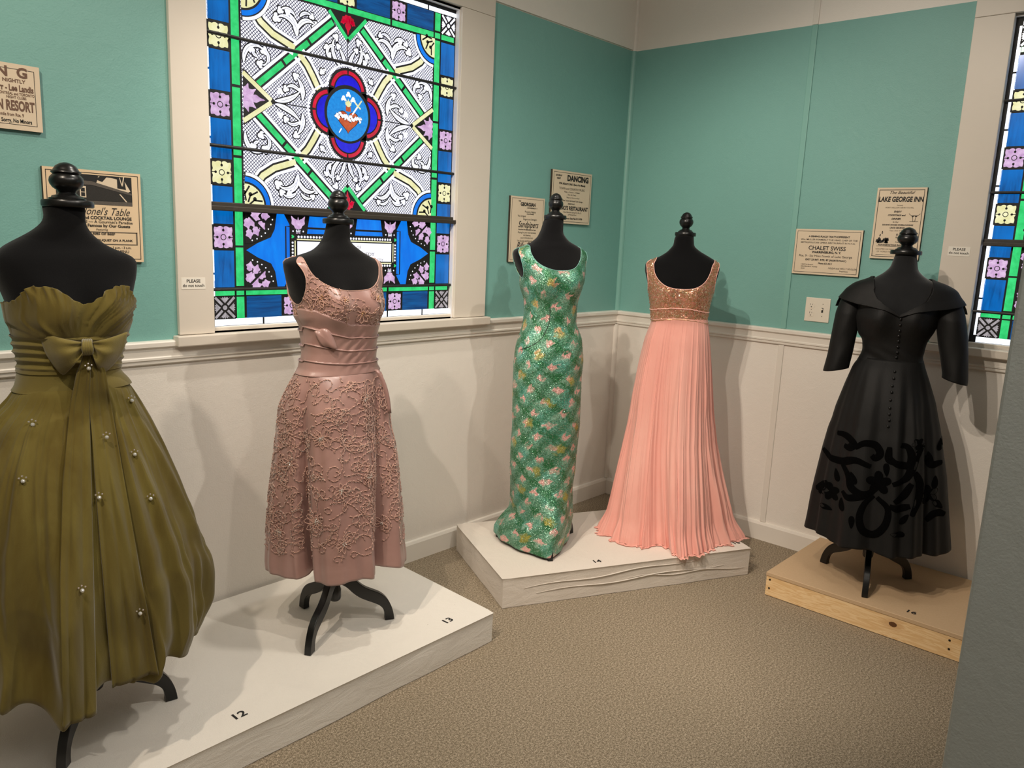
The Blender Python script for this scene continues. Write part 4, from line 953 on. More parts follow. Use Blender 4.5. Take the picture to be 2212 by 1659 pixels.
def champ(t, uv, sx, vo):
    n = t.noise(uv, 60, 3); lum = t.n('ShaderNodeSeparateColor'); t.link(vo.outputs['Color'], lum.inputs[0])
    b = t.mix(t.math('MULTIPLY_ADD', n, 3, -1, clamp=True), srgb(226, 150, 130), srgb(178, 140, 98))
    return t.mix(t.math('MULTIPLY', t.math('GREATER_THAN', lum.outputs[0], .8), .7), b, srgb(250, 226, 196))
M['champagne'] = sequin('champagne_sequins', champ, 260, .22, .55, .8)
def ridge(x): return 1-np.abs(np.sin(x))**.75*2+.0
def dress(T_, plat, label, name='evening_dress'):
    r = empty(name, (T_.base[0], T_.base[1], plat), T_.rz); tag(r, label, 'dress'); return r
def uvgrid(P, scale_u=1.0):
    d = np.linalg.norm(np.diff(np.concatenate([P, P[:, :1]], 1), axis=1), axis=-1); w_ = d.sum(1, keepdims=True)
    nc = P.shape[1]; ph = (np.arange(nc)/nc-.75)[None, :]; ph = np.where(ph < -.5, ph+1, ph); u = ph*.92
    v = P[..., 2]; return np.stack([u+0*v, v], -1)
class Skirt:
    """lofted skirt between a waist ring of the torso and a hem contour"""
    def __init__(s, T_, L, R, ztop, zhem, nr, nc, hem, fold, ylim=None, top_b=None, zpow=1.0, topoff=.002, norm=True, rowf=None, ypow=.8):
        ph0 = np.linspace(0, 2*PI, nc, endpoint=False); ph = ph0+T_.th
        zt = ztop(ph) if callable(ztop) else ztop+0*ph; zh = zhem(ph) if callable(zhem) else zhem+0*ph
        HX, HY = hem(ph); rows = []
        zt0, zh0 = zt.mean(), zh.mean(); wt = (R(zt0)-L(zt0))/2; wh = (R(zh0)-L(zh0))/2
        for i in range(nr+1):
            t_ = (i/nr)**zpow; z = zt+(zh-zt)*t_; zm = zt0+(zh0-zt0)*t_
            P0, u, v = T_.grid([zm], nc, topoff, Lf=L, Rf=R, bust=0)
            Lw, Rw = float(L(zm)), float(R(zm)); w_ = (Rw-Lw)/2; s_ = min(1, max(0, (w_-wt)/(wh-wt+1e-6)))
            if rowf: s_ = rowf(t_, s_)
            cx = (Lw+Rw)/2; bt = (top_b or T_.B)(zt0)
            e = 2/2.2; ct, st = math.cos(T_.th), math.sin(T_.th)
            ex = P0[0, :, 0]-cx; Pt, u_, v_ = T_.grid([zt0], nc, topoff, Lf=L, Rf=R, bust=0); ey = Pt[0, :, 1]*(w_/wt)**ypow
            hx = HX*w_/wh; hy = HY
            x = ex*(1-s_)+hx*s_; y = ey*(1-s_)+hy*s_
            f = fold(ph, t_, z); rad = np.hypot(x, y)+1e-6; x2 = x*(1+f/rad); y2 = y*(1+f/rad)
            if norm: x2 = (x2-x2.min())/(x2.max()-x2.min())*(Rw-Lw)+Lw
            else: x2 = x2+cx
            rows.append(np.stack([x2, y2, z], -1))
        s.P = np.array(rows); s.N = normals(s.P)
def contour(pts, nc_phase=True):
    """closed polyline starting at the left-most point running through the front (-y) to the right and back"""
    P = np.array(spline(pts+[pts[0]], 400))[:-1]; d = np.concatenate([[0], np.cumsum(np.linalg.norm(np.diff(P, axis=0), axis=1))]); tot = d[-1]+np.linalg.norm(P[0]-P[-1])
    cx = (P[:, 0].min()+P[:, 0].max())/2
    def f(ph):
        t_ = ((ph-PI) % (2*PI))/(2*PI)*tot; return np.interp(t_, np.append(d, tot), np.append(P[:, 0], P[0, 0]))-cx, np.interp(t_, np.append(d, tot), np.append(P[:, 1], P[0, 1]))
    return f
def tape(g, P, N, path, r, off=.0015, n=4, fx=None):
    pts = []
    for (rr, cc) in path: pts.append(bil(P, rr, cc)+bil(N, rr, cc)*off)
    g.tube(pts, r, n)
    return pts
def ridges(ph, t_, seed, n, w0, w1, drift, grow=1.0, asym=.45):
    """soft cloth ridges: n bumps at wandering angles, sharper on one flank, some dying out on the way"""
    r_ = np.random.RandomState(seed); f = 0*ph; c = r_.uniform(0, 2*PI, n)+0; c = np.sort(c); c = .5*c+.5*np.arange(n)*2*PI/n
    d = r_.uniform(-drift, drift, n); a = r_.uniform(.35, 1, n); w_ = r_.uniform(.7, 1.5, n); s0 = r_.uniform(-.4, .55, n); sg = r_.choice((-1, 1), n); b = r_.uniform(-.5, .5, n)
    for k in range(n):
        q = (ph-c[k]-d[k]*(t_+b[k]*t_*t_)+PI) % (2*PI)-PI; ww = (w0+(w1-w0)*t_)*w_[k]; q = q*sg[k]; sc = np.where(q > 0, ww, ww*asym)
        f = f+a[k]*np.exp(-(q/sc)**2)*float(smooth(s0[k], s0[k]+.35, t_+.05))
    return f
ANG = lambda L: math.atan2(L[1], L[0])
LX = {12: (.949, -.314), 13: (.82, -.572), 14: (.635, -.772), 15: (.507, -.862), 16: (.277, -.961)}
def merge(a, b, cutz): return [p for p in a if p[0] > cutz]+[p for p in b if p[0] <= cutz]
B12_L= [(1.6221, -0.0593), (1.5987, -0.0555), (1.5817, -0.0643), (1.5592, -0.0909), (1.5215, -0.1542), (1.497, -0.1720), (1.477, -0.1775), (1.4402, -0.1740), (1.3932, -0.1600), (1.3692, -0.154)]
B12_R= [(1.6291, 0.0473), (1.583, 0.0466), (1.5615, 0.0582), (1.5437, 0.0761), (1.5223, 0.1048), (1.506, 0.1538), (1.4931, 0.1678), (1.4772, 0.1689), (1.4451, 0.1653), (1.4194, 0.1583), (1.3936, 0.1526)]
D12_L= [(1.3752, -0.1546), (1.3328, -0.1512), (1.2947, -0.1372), (1.2502, -0.1348), (1.2214, -0.1282), (1.178, -0.1362), (1.1568, -0.1396), (1.1115, -0.1809), (1.0645, -0.2251), (0.9691, -0.2821), (0.8735, -0.3289), (0.7768, -0.3657), (0.6784, -0.393), (0.5895, -0.4048), (0.4942, -0.3925)]
D12_R= [(1.3742, 0.1518), (1.3639, 0.1514), (1.3289, 0.1417), (1.2901, 0.126), (1.2513, 0.1138), (1.2121, 0.1063), (1.1819, 0.1038), (1.1651, 0.123), (1.1086, 0.1503), (1.0339, 0.1848), (0.9431, 0.2199), (0.8365, 0.2568), (0.7609, 0.279), (0.7156, 0.2973), (0.6645, 0.3104), (0.6157, 0.3332), (0.5594, 0.3418), (0.4678, 0.3456), (0.3982, 0.3205)]
B13_L= [(1.6207, -0.0329), (1.5828, -0.0414), (1.5493, -0.0562), (1.524, -0.0826), (1.5047, -0.115), (1.4842, -0.1612), (1.4618, -0.1736)]
B13_R= [(1.6167, 0.0527), (1.5622, 0.053), (1.5463, 0.0688), (1.5221, 0.1022), (1.5042, 0.1359), (1.489, 0.1617), (1.4698, 0.1684)]
D13_L= [(1.5036, -0.1442), (1.49, -0.1733), (1.4681, -0.1736), (1.4226, -0.1656), (1.3784, -0.1545), (1.3485, -0.1394), (1.3036, -0.1335), (1.2715, -0.1182), (1.2294, -0.1122), (1.2081, -0.1124), (1.1836, -0.1086), (1.1473, -0.1159), (1.1258, -0.1208), (1.1075, -0.1335), (1.0677, -0.1543), (1.0327, -0.172), (0.9894, -0.1905), (0.9121, -0.2001), (0.8426, -0.2073), (0.7434, -0.2197), (0.6674, -0.2303), (0.5889, -0.2368), (0.4866, -0.2441), (0.4064, -0.2501), (0.3501, -0.2445)]
D13_R= [(1.4795, 0.1667), (1.4293, 0.1689), (1.408, 0.1611), (1.3868, 0.163), (1.3526, 0.1699), (1.3196, 0.167), (1.2946, 0.1543), (1.2614, 0.1481), (1.2147, 0.1421), (1.1611, 0.1404), (1.1241, 0.1447), (1.1123, 0.1563), (1.0682, 0.1717), (1.0237, 0.1839), (0.979, 0.1945), (0.9008, 0.2006), (0.8233, 0.2203), (0.7324, 0.2344), (0.5857, 0.2497), (0.464, 0.2587), (0.4003, 0.2685)]
B14_L= [(1.6898, -0.0594), (1.6751, -0.0671), (1.6398, -0.0748), (1.6027, -0.0909), (1.569, -0.1305), (1.5523, -0.1805), (1.5349, -0.1957), (1.4995, -0.1919), (1.4604, -0.1744), (1.4254, -0.1558)]
B14_R= [(1.6874, 0.0318), (1.6257, 0.0331), (1.5917, 0.0602), (1.5707, 0.1034), (1.5474, 0.1405), (1.5228, 0.1483)]
D14_L= [(1.5653, -0.1684), (1.5225, -0.1941), (1.5015, -0.1953), (1.4456, -0.1759), (1.3872, -0.1574), (1.3329, -0.1368), (1.2733, -0.1298), (1.2259, -0.1319), (1.1889, -0.1389), (1.1317, -0.1558), (1.092, -0.1649), (1.026, -0.1697), (0.8821, -0.1668), (0.7249, -0.1634), (0.62, -0.1667), (0.4889, -0.1634), (0.3537, -0.16), (0.3064, -0.1625), (0.2591, -0.2012), (0.2022, -0.2353)]
D14_R= [(1.5587, 0.1125), (1.5246, 0.1418), (1.4828, 0.1422), (1.4155, 0.1388), (1.3864, 0.131), (1.3211, 0.1136), (1.2526, 0.1111), (1.2141, 0.1133), (1.1465, 0.143), (1.0991, 0.1501), (1.0427, 0.1577), (0.97, 0.1533), (0.8704, 0.1548), (0.7316, 0.1585), (0.6118, 0.1523), (0.5166, 0.1489), (0.4258, 0.1408), (0.384, 0.1431), (0.3047, 0.1498), (0.2127, 0.1528), (0.1578, 0.1514)]
B15_L= [(1.6354, -0.038), (1.6352, -0.0447), (1.5946, -0.0482), (1.5619, -0.0737), (1.5353, -0.1112), (1.5199, -0.1486), (1.5049, -0.1771), (1.4637, -0.1776), (1.4185, -0.164), (1.367, -0.1373)]
B15_R= [(1.6392, 0.0529), (1.5926, 0.059), (1.5693, 0.0897), (1.5426, 0.1406), (1.524, 0.1731), (1.5112, 0.1874), (1.4822, 0.19), (1.4367, 0.1808), (1.4018, 0.1639)]
D15_L= [(1.5212, -0.1692), (1.4868, -0.1735), (1.4302, -0.1603), (1.3845, -0.1546), (1.316, -0.139), (1.2214, -0.1249), (1.2145, -0.1237), (1.1329, -0.1501), (1.0079, -0.1713), (0.8499, -0.1907), (0.6896, -0.2056), (0.5259, -0.2304), (0.323, -0.2605), (0.1523, -0.2911), (0.0644, -0.3276)]
D15_R= [(1.5245, 0.184), (1.4705, 0.1822), (1.4316, 0.1693), (1.3633, 0.165), (1.3033, 0.1536), (1.2295, 0.1487), (1.2184, 0.1553), (1.1338, 0.1716), (0.9834, 0.1936), (0.779, 0.2216), (0.6249, 0.2499), (0.4705, 0.2933), (0.3367, 0.3352), (0.2118, 0.3765), (0.1284, 0.4142)]
B16_L= [(1.5927, -0.0516), (1.5846, -0.055), (1.5405, -0.0653), (1.5152, -0.0885), (1.4867, -0.1297), (1.4628, -0.188), (1.4361, -0.221)]
B16_R= [(1.597, 0.0384), (1.5892, 0.0393), (1.5331, 0.0505), (1.5108, 0.0726), (1.4911, 0.1025), (1.4768, 0.1537), (1.4578, 0.1906)]
D16_L= [(1.484, -0.1398), (1.4691, -0.1849), (1.4058, -0.2138), (1.3259, -0.1819), (1.2699, -0.1604), (1.2415, -0.1533), (1.2304, -0.1388), (1.1895, -0.1322), (1.152, -0.1317), (1.1113, -0.1596), (1.0281, -0.1838), (0.9173, -0.2118), (0.8552, -0.2217), (0.8233, -0.2311), (0.7152, -0.2474), (0.597, -0.261), (0.4934, -0.2724), (0.3919, -0.2781), (0.3261, -0.2845)]
D16_R= [(1.4894, 0.1069), (1.4751, 0.1574), (1.4129, 0.1618), (1.3335, 0.1545), (1.2971, 0.1464), (1.2558, 0.1308), (1.2243, 0.117), (1.1832, 0.1091), (1.1633, 0.1121), (1.1221, 0.1256), (1.058, 0.152), (0.9742, 0.1847), (0.9148, 0.2013), (0.8662, 0.2163), (0.7561, 0.2425), (0.6595, 0.2664), (0.4705, 0.3003), (0.3382, 0.3245)]
# ================================================================ 12: olive chiffon dress
L12 = merge(B12_L, D12_L, 1.38); R12 = merge(B12_R, D12_R, 1.38)
T12 = Torso('12', (-3.285, -.505), ANG(LX[12]), pf(L12), pf(R12), 17, 1.500, bust=.03)
dress_form(T12, .125, 'dress form at the far left wearing the strapless olive dress', [localang(T12, -3.10, -.54), localang(T12, -3.43, -.66), localang(T12, -3.30, -.29)], (.004, 0), 1.627, 1.2, 'velour', 1.150)
D = dress(T12, .125, 'strapless olive chiffon dress with a big bow and bubble hem, at the far left')
def top12(u, v):
    fr = np.where(v > 0, 1, 0); au = np.abs(u)
    z = 1.383+.045*smooth(.0, .085, au)-.045*smooth(.115, .165, au)
    return np.where(v > 0, z, 1.378+0*z)
def d12(u, v, z, ph):
    k_ = np.arctan2(u, np.maximum(z-1.245, .01)*1.0); a = smooth(1.28, 1.33, z)
    kk = k_+.15*np.sin(z*30)
    g_ = (.0075*(ridges(kk*1.0, .5, 51, 34, .05, .08, .1)-.7)+.004*(ridges(kk, .5, 52, 70, .022, .03, .1)-.6))*a*np.where(v > 0, 1, .6)
    g_ = g_+.004*np.sin(ph*46+5*np.sin(z*30))*smooth(1.375, 1.42, z)
    return g_+.004*smooth(1.28, 1.30, z)
zs = T12.zs(1.283, 1.440, .0045); P, u, v = T12.grid(zs, 300, .005, d12)
zz = P[..., 2]; f = np.minimum(top12(u, v)+.0015*np.sin(np.arctan2(u, v)*34)-zz, zz-1.288+.004)
o, lp = clipmesh('bodice', P, f, M['olive'], D, .125, thick=.003)
def s12(u, v, z, ph): return .004*(1-np.abs(np.sin((z+.02*np.sin(ph+1))*150))*1.6)*smooth(1.2, 1.215, z)
zs = np.linspace(1.198, 1.296, 34); P, u, v = T12.grid(zs, 220, .009, s12); gridmesh('sash', P, M['olive_satin'], D, .125)
zs = np.linspace(1.148, 1.204, 10); P, u, v = T12.grid(zs, 200, .006); gridmesh('waistband', P, M['olive_satin'], D, .125)
SL12 = pf([(1.178, -.1362), (1.1568, -.1396)]+D12_L[7:], .012); SR12 = pf([(1.19, .100), (1.1651, .108), (1.15, .128)]+D12_R[8:], .012)
rs = np.random.RandomState(4)
amps = [(4, .6), (7, .75), (11, .5), (17, .28), (31, .12)]; phs = rs.uniform(0, 6.28, 8)
def fold12(ph, t_, z):
    w_ = ph+.22*np.sin(2*ph+1.3+.6*t_)+.12*np.sin(5*ph+2.1-.8*t_)
    R1 = ridges(ph, t_, 5, 20, .055, .13, .35); R2 = ridges(ph, t_, 6, 34, .028, .055, .25); R3 = ridges(ph, t_, 7, 60, .016, .02, .1)*(1-smooth(.12, .5, t_))
    g_ = smooth(.0, .07, t_)
    return g_*((.010+.044*t_)*(1-.55*smooth(.82, 1, t_))*(R1-.75)+(.006+.014*t_)*(R2-.6)+.007*(R3-.6)-.0*w_)-.010*g_*(1-t_)
def zh12(ph):
    w_ = ph+.2*np.sin(2*ph+.3); return .402-.009*(ridges(ph, 1, 5, 20, .055, .13, .35)-.7)-.035*np.sin(ph+PI)*0+.022*(np.abs(np.sin(6*w_+.5))-.5)*2-.012*(np.cos(ph-3*PI/2) > .0)*np.cos(ph-3*PI/2)+.012*np.sin(13*ph)
hem12 = contour([(-.40, .02), (-.36, -.16), (-.24, -.30), (-.08, -.365), (.07, -.33), (.20, -.26), (.30, -.14), (.345, .02), (.30, .20), (.16, .32), (-.05, .36), (-.26, .28)])
SK = Skirt(T12, SL12, SR12, 1.160, zh12, 110, 460, hem12, fold12, zpow=1.0)
P = SK.P
# roll the hem under: extra rows turning inward and up
ext = []; last = P[-1]; cen = np.array([last[:, 0].mean(), last[:, 1].mean(), 0])
for k_ in range(1, 9):
    a = k_/8*PI*.8; q = last.copy(); s_ = 1-.10*(1-math.cos(a))*.5-.05*k_/8; q[:, :2] = cen[:2]+(last[:, :2]-cen[:2])*s_; q[:, 2] = last[:, 2]-.030*math.sin(a)+.055*(k_/8)**2
    ext.append(q)
gridmesh('skirt', np.concatenate([P, np.array(ext)]), M['olive'], D, .125)
Pi = P[8:98:3].copy(); c_ = Pi.mean(1, keepdims=True); Pi[..., :2] = c_[..., :2]+(Pi[..., :2]-c_[..., :2])*.84; Pi[..., 2] -= .0
o = gridmesh('underskirt', Pi[:, ::4], M['olive_sheer'], D, .125)
# long sash tails that hang from the bow down the front of the skirt
N = SK.N
def tail(xa, xb, z0, z1, side, seed):
    rs_ = np.random.RandomState(seed); rows = []; nz, nw = 70, 26
    for i in range(nz+1):
        t_ = i/nz; z = z0+(z1-z0)*t_; a, b = xa(t_), xb(t_); row = []
        for j in range(nw+1):
            q = j/nw; x = a+(b-a)*q
            if z > 1.15:
                y = -.118-.02*t_; p = np.array([x, y-.012-.004*math.sin(q*9), z])
            else:
                p, n_ = onfront(P, N, x, z); d_ = .010+.007*(1-2*abs(math.sin(q*5.5+seed+.8*t_)))+.004*math.sin(q*PI)
                p = np.array([x, p[1], z])
            row.append(p)
        rows.append(row)
    A = np.array(rows); raw = A[..., 1].copy()
    def sm(n_):
        for _ in range(n_): A[1:-1, :, 1] = (A[1:-1, :, 1]*2+A[:-2, :, 1]+A[2:, :, 1])/4; A[:, 1:-1, 1] = (A[:, 1:-1, 1]*2+A[:, :-2, 1]+A[:, 2:, 1])/4
    sm(40); A[..., 1] = np.minimum(A[..., 1], raw-.003); sm(6); A[..., 1] = np.minimum(A[..., 1], raw-.002); sm(2)
    tt = np.linspace(0, 1, A.shape[0])[:, None]; qq = np.linspace(0, 1, A.shape[1])[None, :]
    A[..., 1] -= .005+.004*tt+(.004+.007*tt)*(np.abs(np.sin(qq*(6.3+seed)+seed+.6*tt))**.6-.4)+.004*np.sin(qq*PI)
    A[..., 2] -= .125; nr_, nc_ = A.shape[:2]
    F = [(i*nc_+j, i*nc_+j+1, (i+1)*nc_+j+1, (i+1)*nc_+j) for i in range(nr_-1) for j in range(nc_-1)]
    o = mk('bow_tail', A.reshape(-1, 3), [f_[::-1] for f_ in F], M['olive'], D, True); m_ = o.modifiers.new('thickness', 'SOLIDIFY'); m_.thickness = .0025
ip = lambda zs_, xs_: (lambda t_: float(np.interp(t_, zs_, xs_)))
tail(ip([0, .06, .15, .35, .6, 1], [.022, .0, -.018, -.045, -.062, -.075]), ip([0, .06, .15, .35, .6, 1], [.034, .033, .026, .02, .012, .0]), 1.262, .36, 0, 1)
tail(ip([0, .06, .15, .35, .6, 1], [.030, .029, .026, .028, .032, .04]), ip([0, .06, .15, .35, .6, 1], [.042, .068, .075, .092, .115, .15]), 1.262, .40, 1, 2)
def bowloop(edge, kx, kz, y0, sgn, pz):
    E = np.array(spline(edge, 20)); g = G(); rows = []; ns, nq = 16, 20
    for lay in (1, -1):
        for i in range(ns+1):
            s_ = i/ns
            for j in range(nq+1):
                q = j/nq; k0 = np.array([kx, kz+(.5-q)*.022]); p = k0*(1-s_)+E[j]*s_
                puff = math.sin(PI*s_*.86)*math.sin(PI*q)**.7*.016; pl = .006*math.sin(q*PI*5+sgn)*(1-s_)**1.2*min(1, s_*5)
                y = y0-.012*math.sin(PI*min(1, s_*1.1))-lay*(puff+.001)-pl+.03*s_*s_
                rows.append((p[0], y, p[1]-.125))
    n = (ns+1)*(nq+1); F = []
    for lay in (0, 1):
        for i in range(ns):
            for j in range(nq):
                a = lay*n+i*(nq+1)+j; q_ = (a, a+1, a+nq+2, a+nq+1); F.append(q_ if lay == 0 else q_[::-1])
    for i in range(ns):
        for j in (0, nq): a = i*(nq+1)+j; b = a+nq+1; F.append((a, b, n+b, n+a) if j == 0 else (b, a, n+a, n+b))
    for j in range(nq): a = ns*(nq+1)+j; F.append((a, a+1, n+a+1, n+a))
    o = mk('bow_loop', rows, F, M['olive_satin'], D, True)
bowloop([(-.078, 1.312), (-.072, 1.279), (-.060, 1.243), (-.031, 1.200), (-.006, 1.226)], .022, 1.276, -.142, 0, 0)
bowloop([(.126, 1.309), (.117, 1.269), (.099, 1.235), (.060, 1.198), (.046, 1.226)], .036, 1.276, -.142, 1, 0)
g = G()
for k_ in range(4):
    a = .0; x = .021+.0052*k_; g.tube([(x, -.140, 1.292-.125), (x-.001, -.166, 1.285-.125), (x+.001*(k_-2), -.170, 1.274-.125), (x, -.164, 1.262-.125), (x, -.140, 1.256-.125)], .0046, 8)
g.build('bow_knot', M['olive_satin'], D, True)
for i, (x, z) in enumerate([(-.104, 1.084), (-.129, .962), (.049, 1.035), (.128, 1.11), (.126, .981), (.159, .864), (.023, .899), (.028, 1.225), (-.02, .698), (.114, .586)]):
    if z > 1.16: p, n_ = np.array([x, -.152, z]), np.array([0, -1, 0])
    else: p, n_ = onfront(P, N, x, z); p = p+n_*(.022 if -.07 < x < .12 else .006)
    p = p-np.array([0, 0, .125]); g = G(); g.ball(p+np.array([.001, -.002, -.005]), .0052, 0, 12, 8)
    for dx, dz in ((-.007, .003), (0, .008), (.008, .004)): g.ball(p+np.array([dx, -.002, dz]), .0026, 1, 6, 4)
    g.build('rhinestone_cluster', parent=D, smooth=False, mats=[M['crystal'], M['silverbead']])
# ================================================================ 13: dusty pink satin dress
L13 = merge(B13_L, D13_L, 1.505); R13 = merge(B13_R, D13_R, 1.481)
T13 = Torso('13', (-2.435, -.499), ANG(LX[13]), pf(L13, .006), pf(R13, .006), 33, 1.492, bust=.028)
dress_form(T13, .125, 'dress form in front of the stained glass window wearing the dusty pink dress', [localang(T13, -2.435, -.284), localang(T13, -2.633, -.615), localang(T13, -2.237, -.597)], (.010, 0), 1.618, 1.02, 'velour', 1.10)
D = dress(T13, .125, 'dusty pink satin cocktail dress covered in ribbon embroidery, before the large window', 'cocktail_dress')
def armf(u, v, z, zc, rz_, rv, vc=0): return ((v-vc)/rv)**2+((z-zc)/rz_)**2-1+np.where(np.abs(u) < .085, 9, 0)
def scoop(u, z, v, hw, zt, dep, n=2.3, u0=0, back=.6, zbk=None):
    d_ = np.where(v > 0, dep, dep*back); q = np.abs((u-u0)/hw)**n+np.where(z < zt, np.abs((z-zt)/d_)**n, 0)-1
    return q
zs = T13.zs(1.095, 1.512, .0042); zwaist = lambda u: 1.114-.010*np.cos(np.clip(u*9, -1.5, 1.5))
P, u, v = T13.grid(zs, 330, .0015); zz = P[..., 2]
seam = lambda u, v: np.where(v > 0, 1.278+.055*np.clip((-u-.02)/.12, 0, 1)+.004*np.cos(u*30), 1.31)
f = np.minimum(np.minimum(scoop(u, zz, v, .147, 1.503, .104, 2.4, .0), armf(u, v, zz, 1.428, .080, .066)), (zz-seam(u, v)+.012)*10)
o, lp13 = clipmesh('bodice', P, f, M['satin'], D, .125, thick=.003)
piping('neckline_binding', lp13, .0016, M['ribbon'], D, 30)
BOD = P.copy(); BODN = normals(BOD); BODF = np.minimum(f, 1)
def d13(u, v, z, ph):
    top = seam(u, v); h = (top-z)/(top-1.10); out = 0
    fr = h*4.0; saw = fr-np.floor(fr)
    dd = .0045*(1-saw)*(1-smooth(.93, 1.0, saw)*.6)
    dd = dd+.0022*np.sin((u*1.2-z)*130)*np.sin(PI*np.clip(h, 0, 1))*(.5+.5*np.sin(u*26+1))
    return dd
zs = np.linspace(1.09, 1.345, 110); P, u, v = T13.grid(zs, 300, .0035, d13); zz = P[..., 2]
f = np.minimum(seam(u, v)+.002-zz, (zz-1.108))
o, lp = clipmesh('cummerbund', P, f, M['satin'], D, .125, thick=.003)
for h in (.25, .5, .75):
    pts = []
    for j in range(0, 300, 3):
        uu, vv = u[0, j], v[0, j]; top = float(seam(np.array(u[50, j]), np.array(v[50, j]))); z = top-h*(top-1.10); i = int(np.clip((z-1.09)/(.255)*109, 0, 108)); pts.append(P[i, j]*1.0+np.array([0, 0, z-P[i, j, 2]-.125])*1.0)
    c0 = np.mean(pts, 0); pts = [p+(p-c0)*np.array([.012, .012, 0]) for p in pts]
    G().tube(pts, .0022, 6, closed=True).build('pleat_edge', M['satin'], D, True)
# knot of folded satin on the cummerbund
K = [(-.068, 1.262), (-.045, 1.272), (-.020, 1.270), (-.006, 1.243), (.006, 1.204), (-.018, 1.208), (-.040, 1.212), (-.056, 1.236)]
g = G(); c0 = np.array([-.03, 1.238]); E = np.array(spline(K+[K[0]], 32))[:-1]; V = []
for lay in range(7):
    t_ = lay/6; s_ = math.cos(t_*PI/2*.98)
    for e in E:
        x, z = c0+(e-c0)*(s_+.0); V.append((x, -.118-.006-.012*math.sin(t_*PI/2)-.004*math.sin(x*160+z*60)*s_, z-.125))
n = 32; F = [(i*n+j, i*n+(j+1) % n, (i+1)*n+(j+1) % n, (i+1)*n+j) for i in range(6) for j in range(n)]+[tuple(6*n+j for j in range(n))]
mk('folded_knot', V, F, M['satin'], D, True)
for (a, b, c_, d_) in (((.142, 1.118), (.160, 1.085), (.176, 1.04), (.189, .985)), ((.146, 1.115), (.168, 1.075), (.184, 1.02), (.192, .958))):
    pts = [(x, -.03, z-.125) for x, z in spline([a, b, c_, d_], 10)]; g = G()
    V = []; 
    for p in pts: V += [(p[0]-.006, p[1]-.006, p[2]), (p[0]+.006, p[1]-.002, p[2])]
    F = [(2*i, 2*i+1, 2*i+3, 2*i+2) for i in range(len(pts)-1)]; o = mk('ribbon_end', V, F, M['satin'], D, True); m_ = o.modifiers.new('thickness', 'SOLIDIFY'); m_.thickness = .002
SL13 = pf([(1.15, -.114)]+D13_L[12:], .01); SR13 = pf([(1.15, .138)]+D13_R[9:], .01)
hem13 = contour([(-.245, .0), (-.235, -.060), (-.195, -.085), (-.150, -.115), (-.100, -.105), (-.064, -.060), (-.066, -.110), (-.060, -.165), (-.015, -.190), (.030, -.205), (.085, -.180), (.140, -.155), (.150, -.110), (.138, -.040), (.18, -.060), (.235, -.060), (.262, -.03), (.265, .05), (.20, .13), (.13, .15), (.08, .20), (-.02, .18), (-.10, .21), (-.16, .15), (-.22, .10)])
def fold13(ph, t_, z):
    return .006*np.sin(17*ph+1.2)*t_*np.sin(3*ph)+.003*np.sin(29*ph+2*t_)*t_
def zh13(ph): return .372+.012*np.cos(ph-3*PI/2)-.006*np.sin(7*ph)
SK = Skirt(T13, SL13, SR13, 1.113, zh13, 90, 520, hem13, fold13, rowf=lambda t_, s_: s_+(t_**.8-s_)*.5)
gridmesh('skirt', SK.P, M['satin'], D, .125); o = D.children[-1]; m_ = o.modifiers.new('thickness', 'SOLIDIFY'); m_.thickness = .002; m_.offset = -1
# ribbon embroidery: wandering gathered ribbon, loops and flowers; bead lines beside them
rr = random.Random(21)
def wander(Pg, Ng, rows, n, lo, hi, fmask=None, seed=0, r=.0013, clen=(.05, .16)):
    g = G(); bd = G(); nr_, nc_ = Pg.shape[:2]
    dr = abs(Pg[10, 0, 2]-Pg[0, 0, 2])/10+1e-4; circ = np.linalg.norm(np.diff(Pg, axis=1), axis=-1).mean(1)
    for q in range(n):
        r0, c0 = rr.uniform(lo, hi), rr.uniform(0, nc_); a = rr.uniform(0, 2*PI); ln = rr.uniform(*clen); k1, k2 = rr.choice((-1, 1))*rr.uniform(20, 70), rr.uniform(-50, 50); st = .003; m_ = int(ln/st); path = []
        ph = rr.uniform(0, 6)
        for s_ in range(m_):
            a += st*(k1+k2*math.sin(s_*.16+ph)*2.2); w_ = .0016*math.sin(s_*2.3)
            i = int(min(max(r0, 0), nr_-2)); r0 += (st*math.sin(a))/dr; c0 += (st*math.cos(a))/max(circ[i], 5e-4)
            if r0 < lo or r0 > hi: break
            if fmask is not None and fmask[int(r0), int(c0) % nc_] < .012: break
            path.append((r0+w_/dr, c0+w_/max(circ[i], 5e-4)))
        if len(path) < 6: continue
        pts = [bil(Pg, *p_)+bil(Ng, *p_)*.0026-np.array([0, 0, .125]) for p_ in path]
        g.tube(pts, [r*(.75+.45*math.sin(s_*1.3)) for s_ in range(len(pts))], 5)
        if q % 3 == 0:
            for p_ in pts[2::2]: bd.ball(p_+np.array([0, -.0025, -.003]), .0011, 0, 5, 3)
    return g, bd
def flower(g, bd, Pg, Ng, x, z, R_, yc=0):
    p, n_ = onfront(Pg, Ng, x, z, yc); tx = np.cross(n_, (0, 0, 1)); tx = tx/(np.linalg.norm(tx)+1e-6); tz = np.cross(tx, n_)
    for k_ in range(8):
        a = 2*PI*k_/8+rr.uniform(-.2, .2); pts = []
        for s_ in range(15):
            b = s_/14*PI; rad = R_*math.sin(b)*rr.uniform(.92, 1.05); w_ = (s_/14-.5)*1.15
            d_ = tx*math.cos(a+w_)+tz*math.sin(a+w_); pts.append(p+d_*rad*.95+n_*(.002+.002*math.sin(b))-np.array([0, 0, .125]))
        g.tube(pts, .0012, 5)
    for k_ in range(9):
        a = rr.uniform(0, 6.3); d_ = (tx*math.cos(a)+tz*math.sin(a))*rr.uniform(0, .010); bd.ball(p+d_+n_*.005-np.array([0, 0, .125]), .0020, 0, 6, 4)
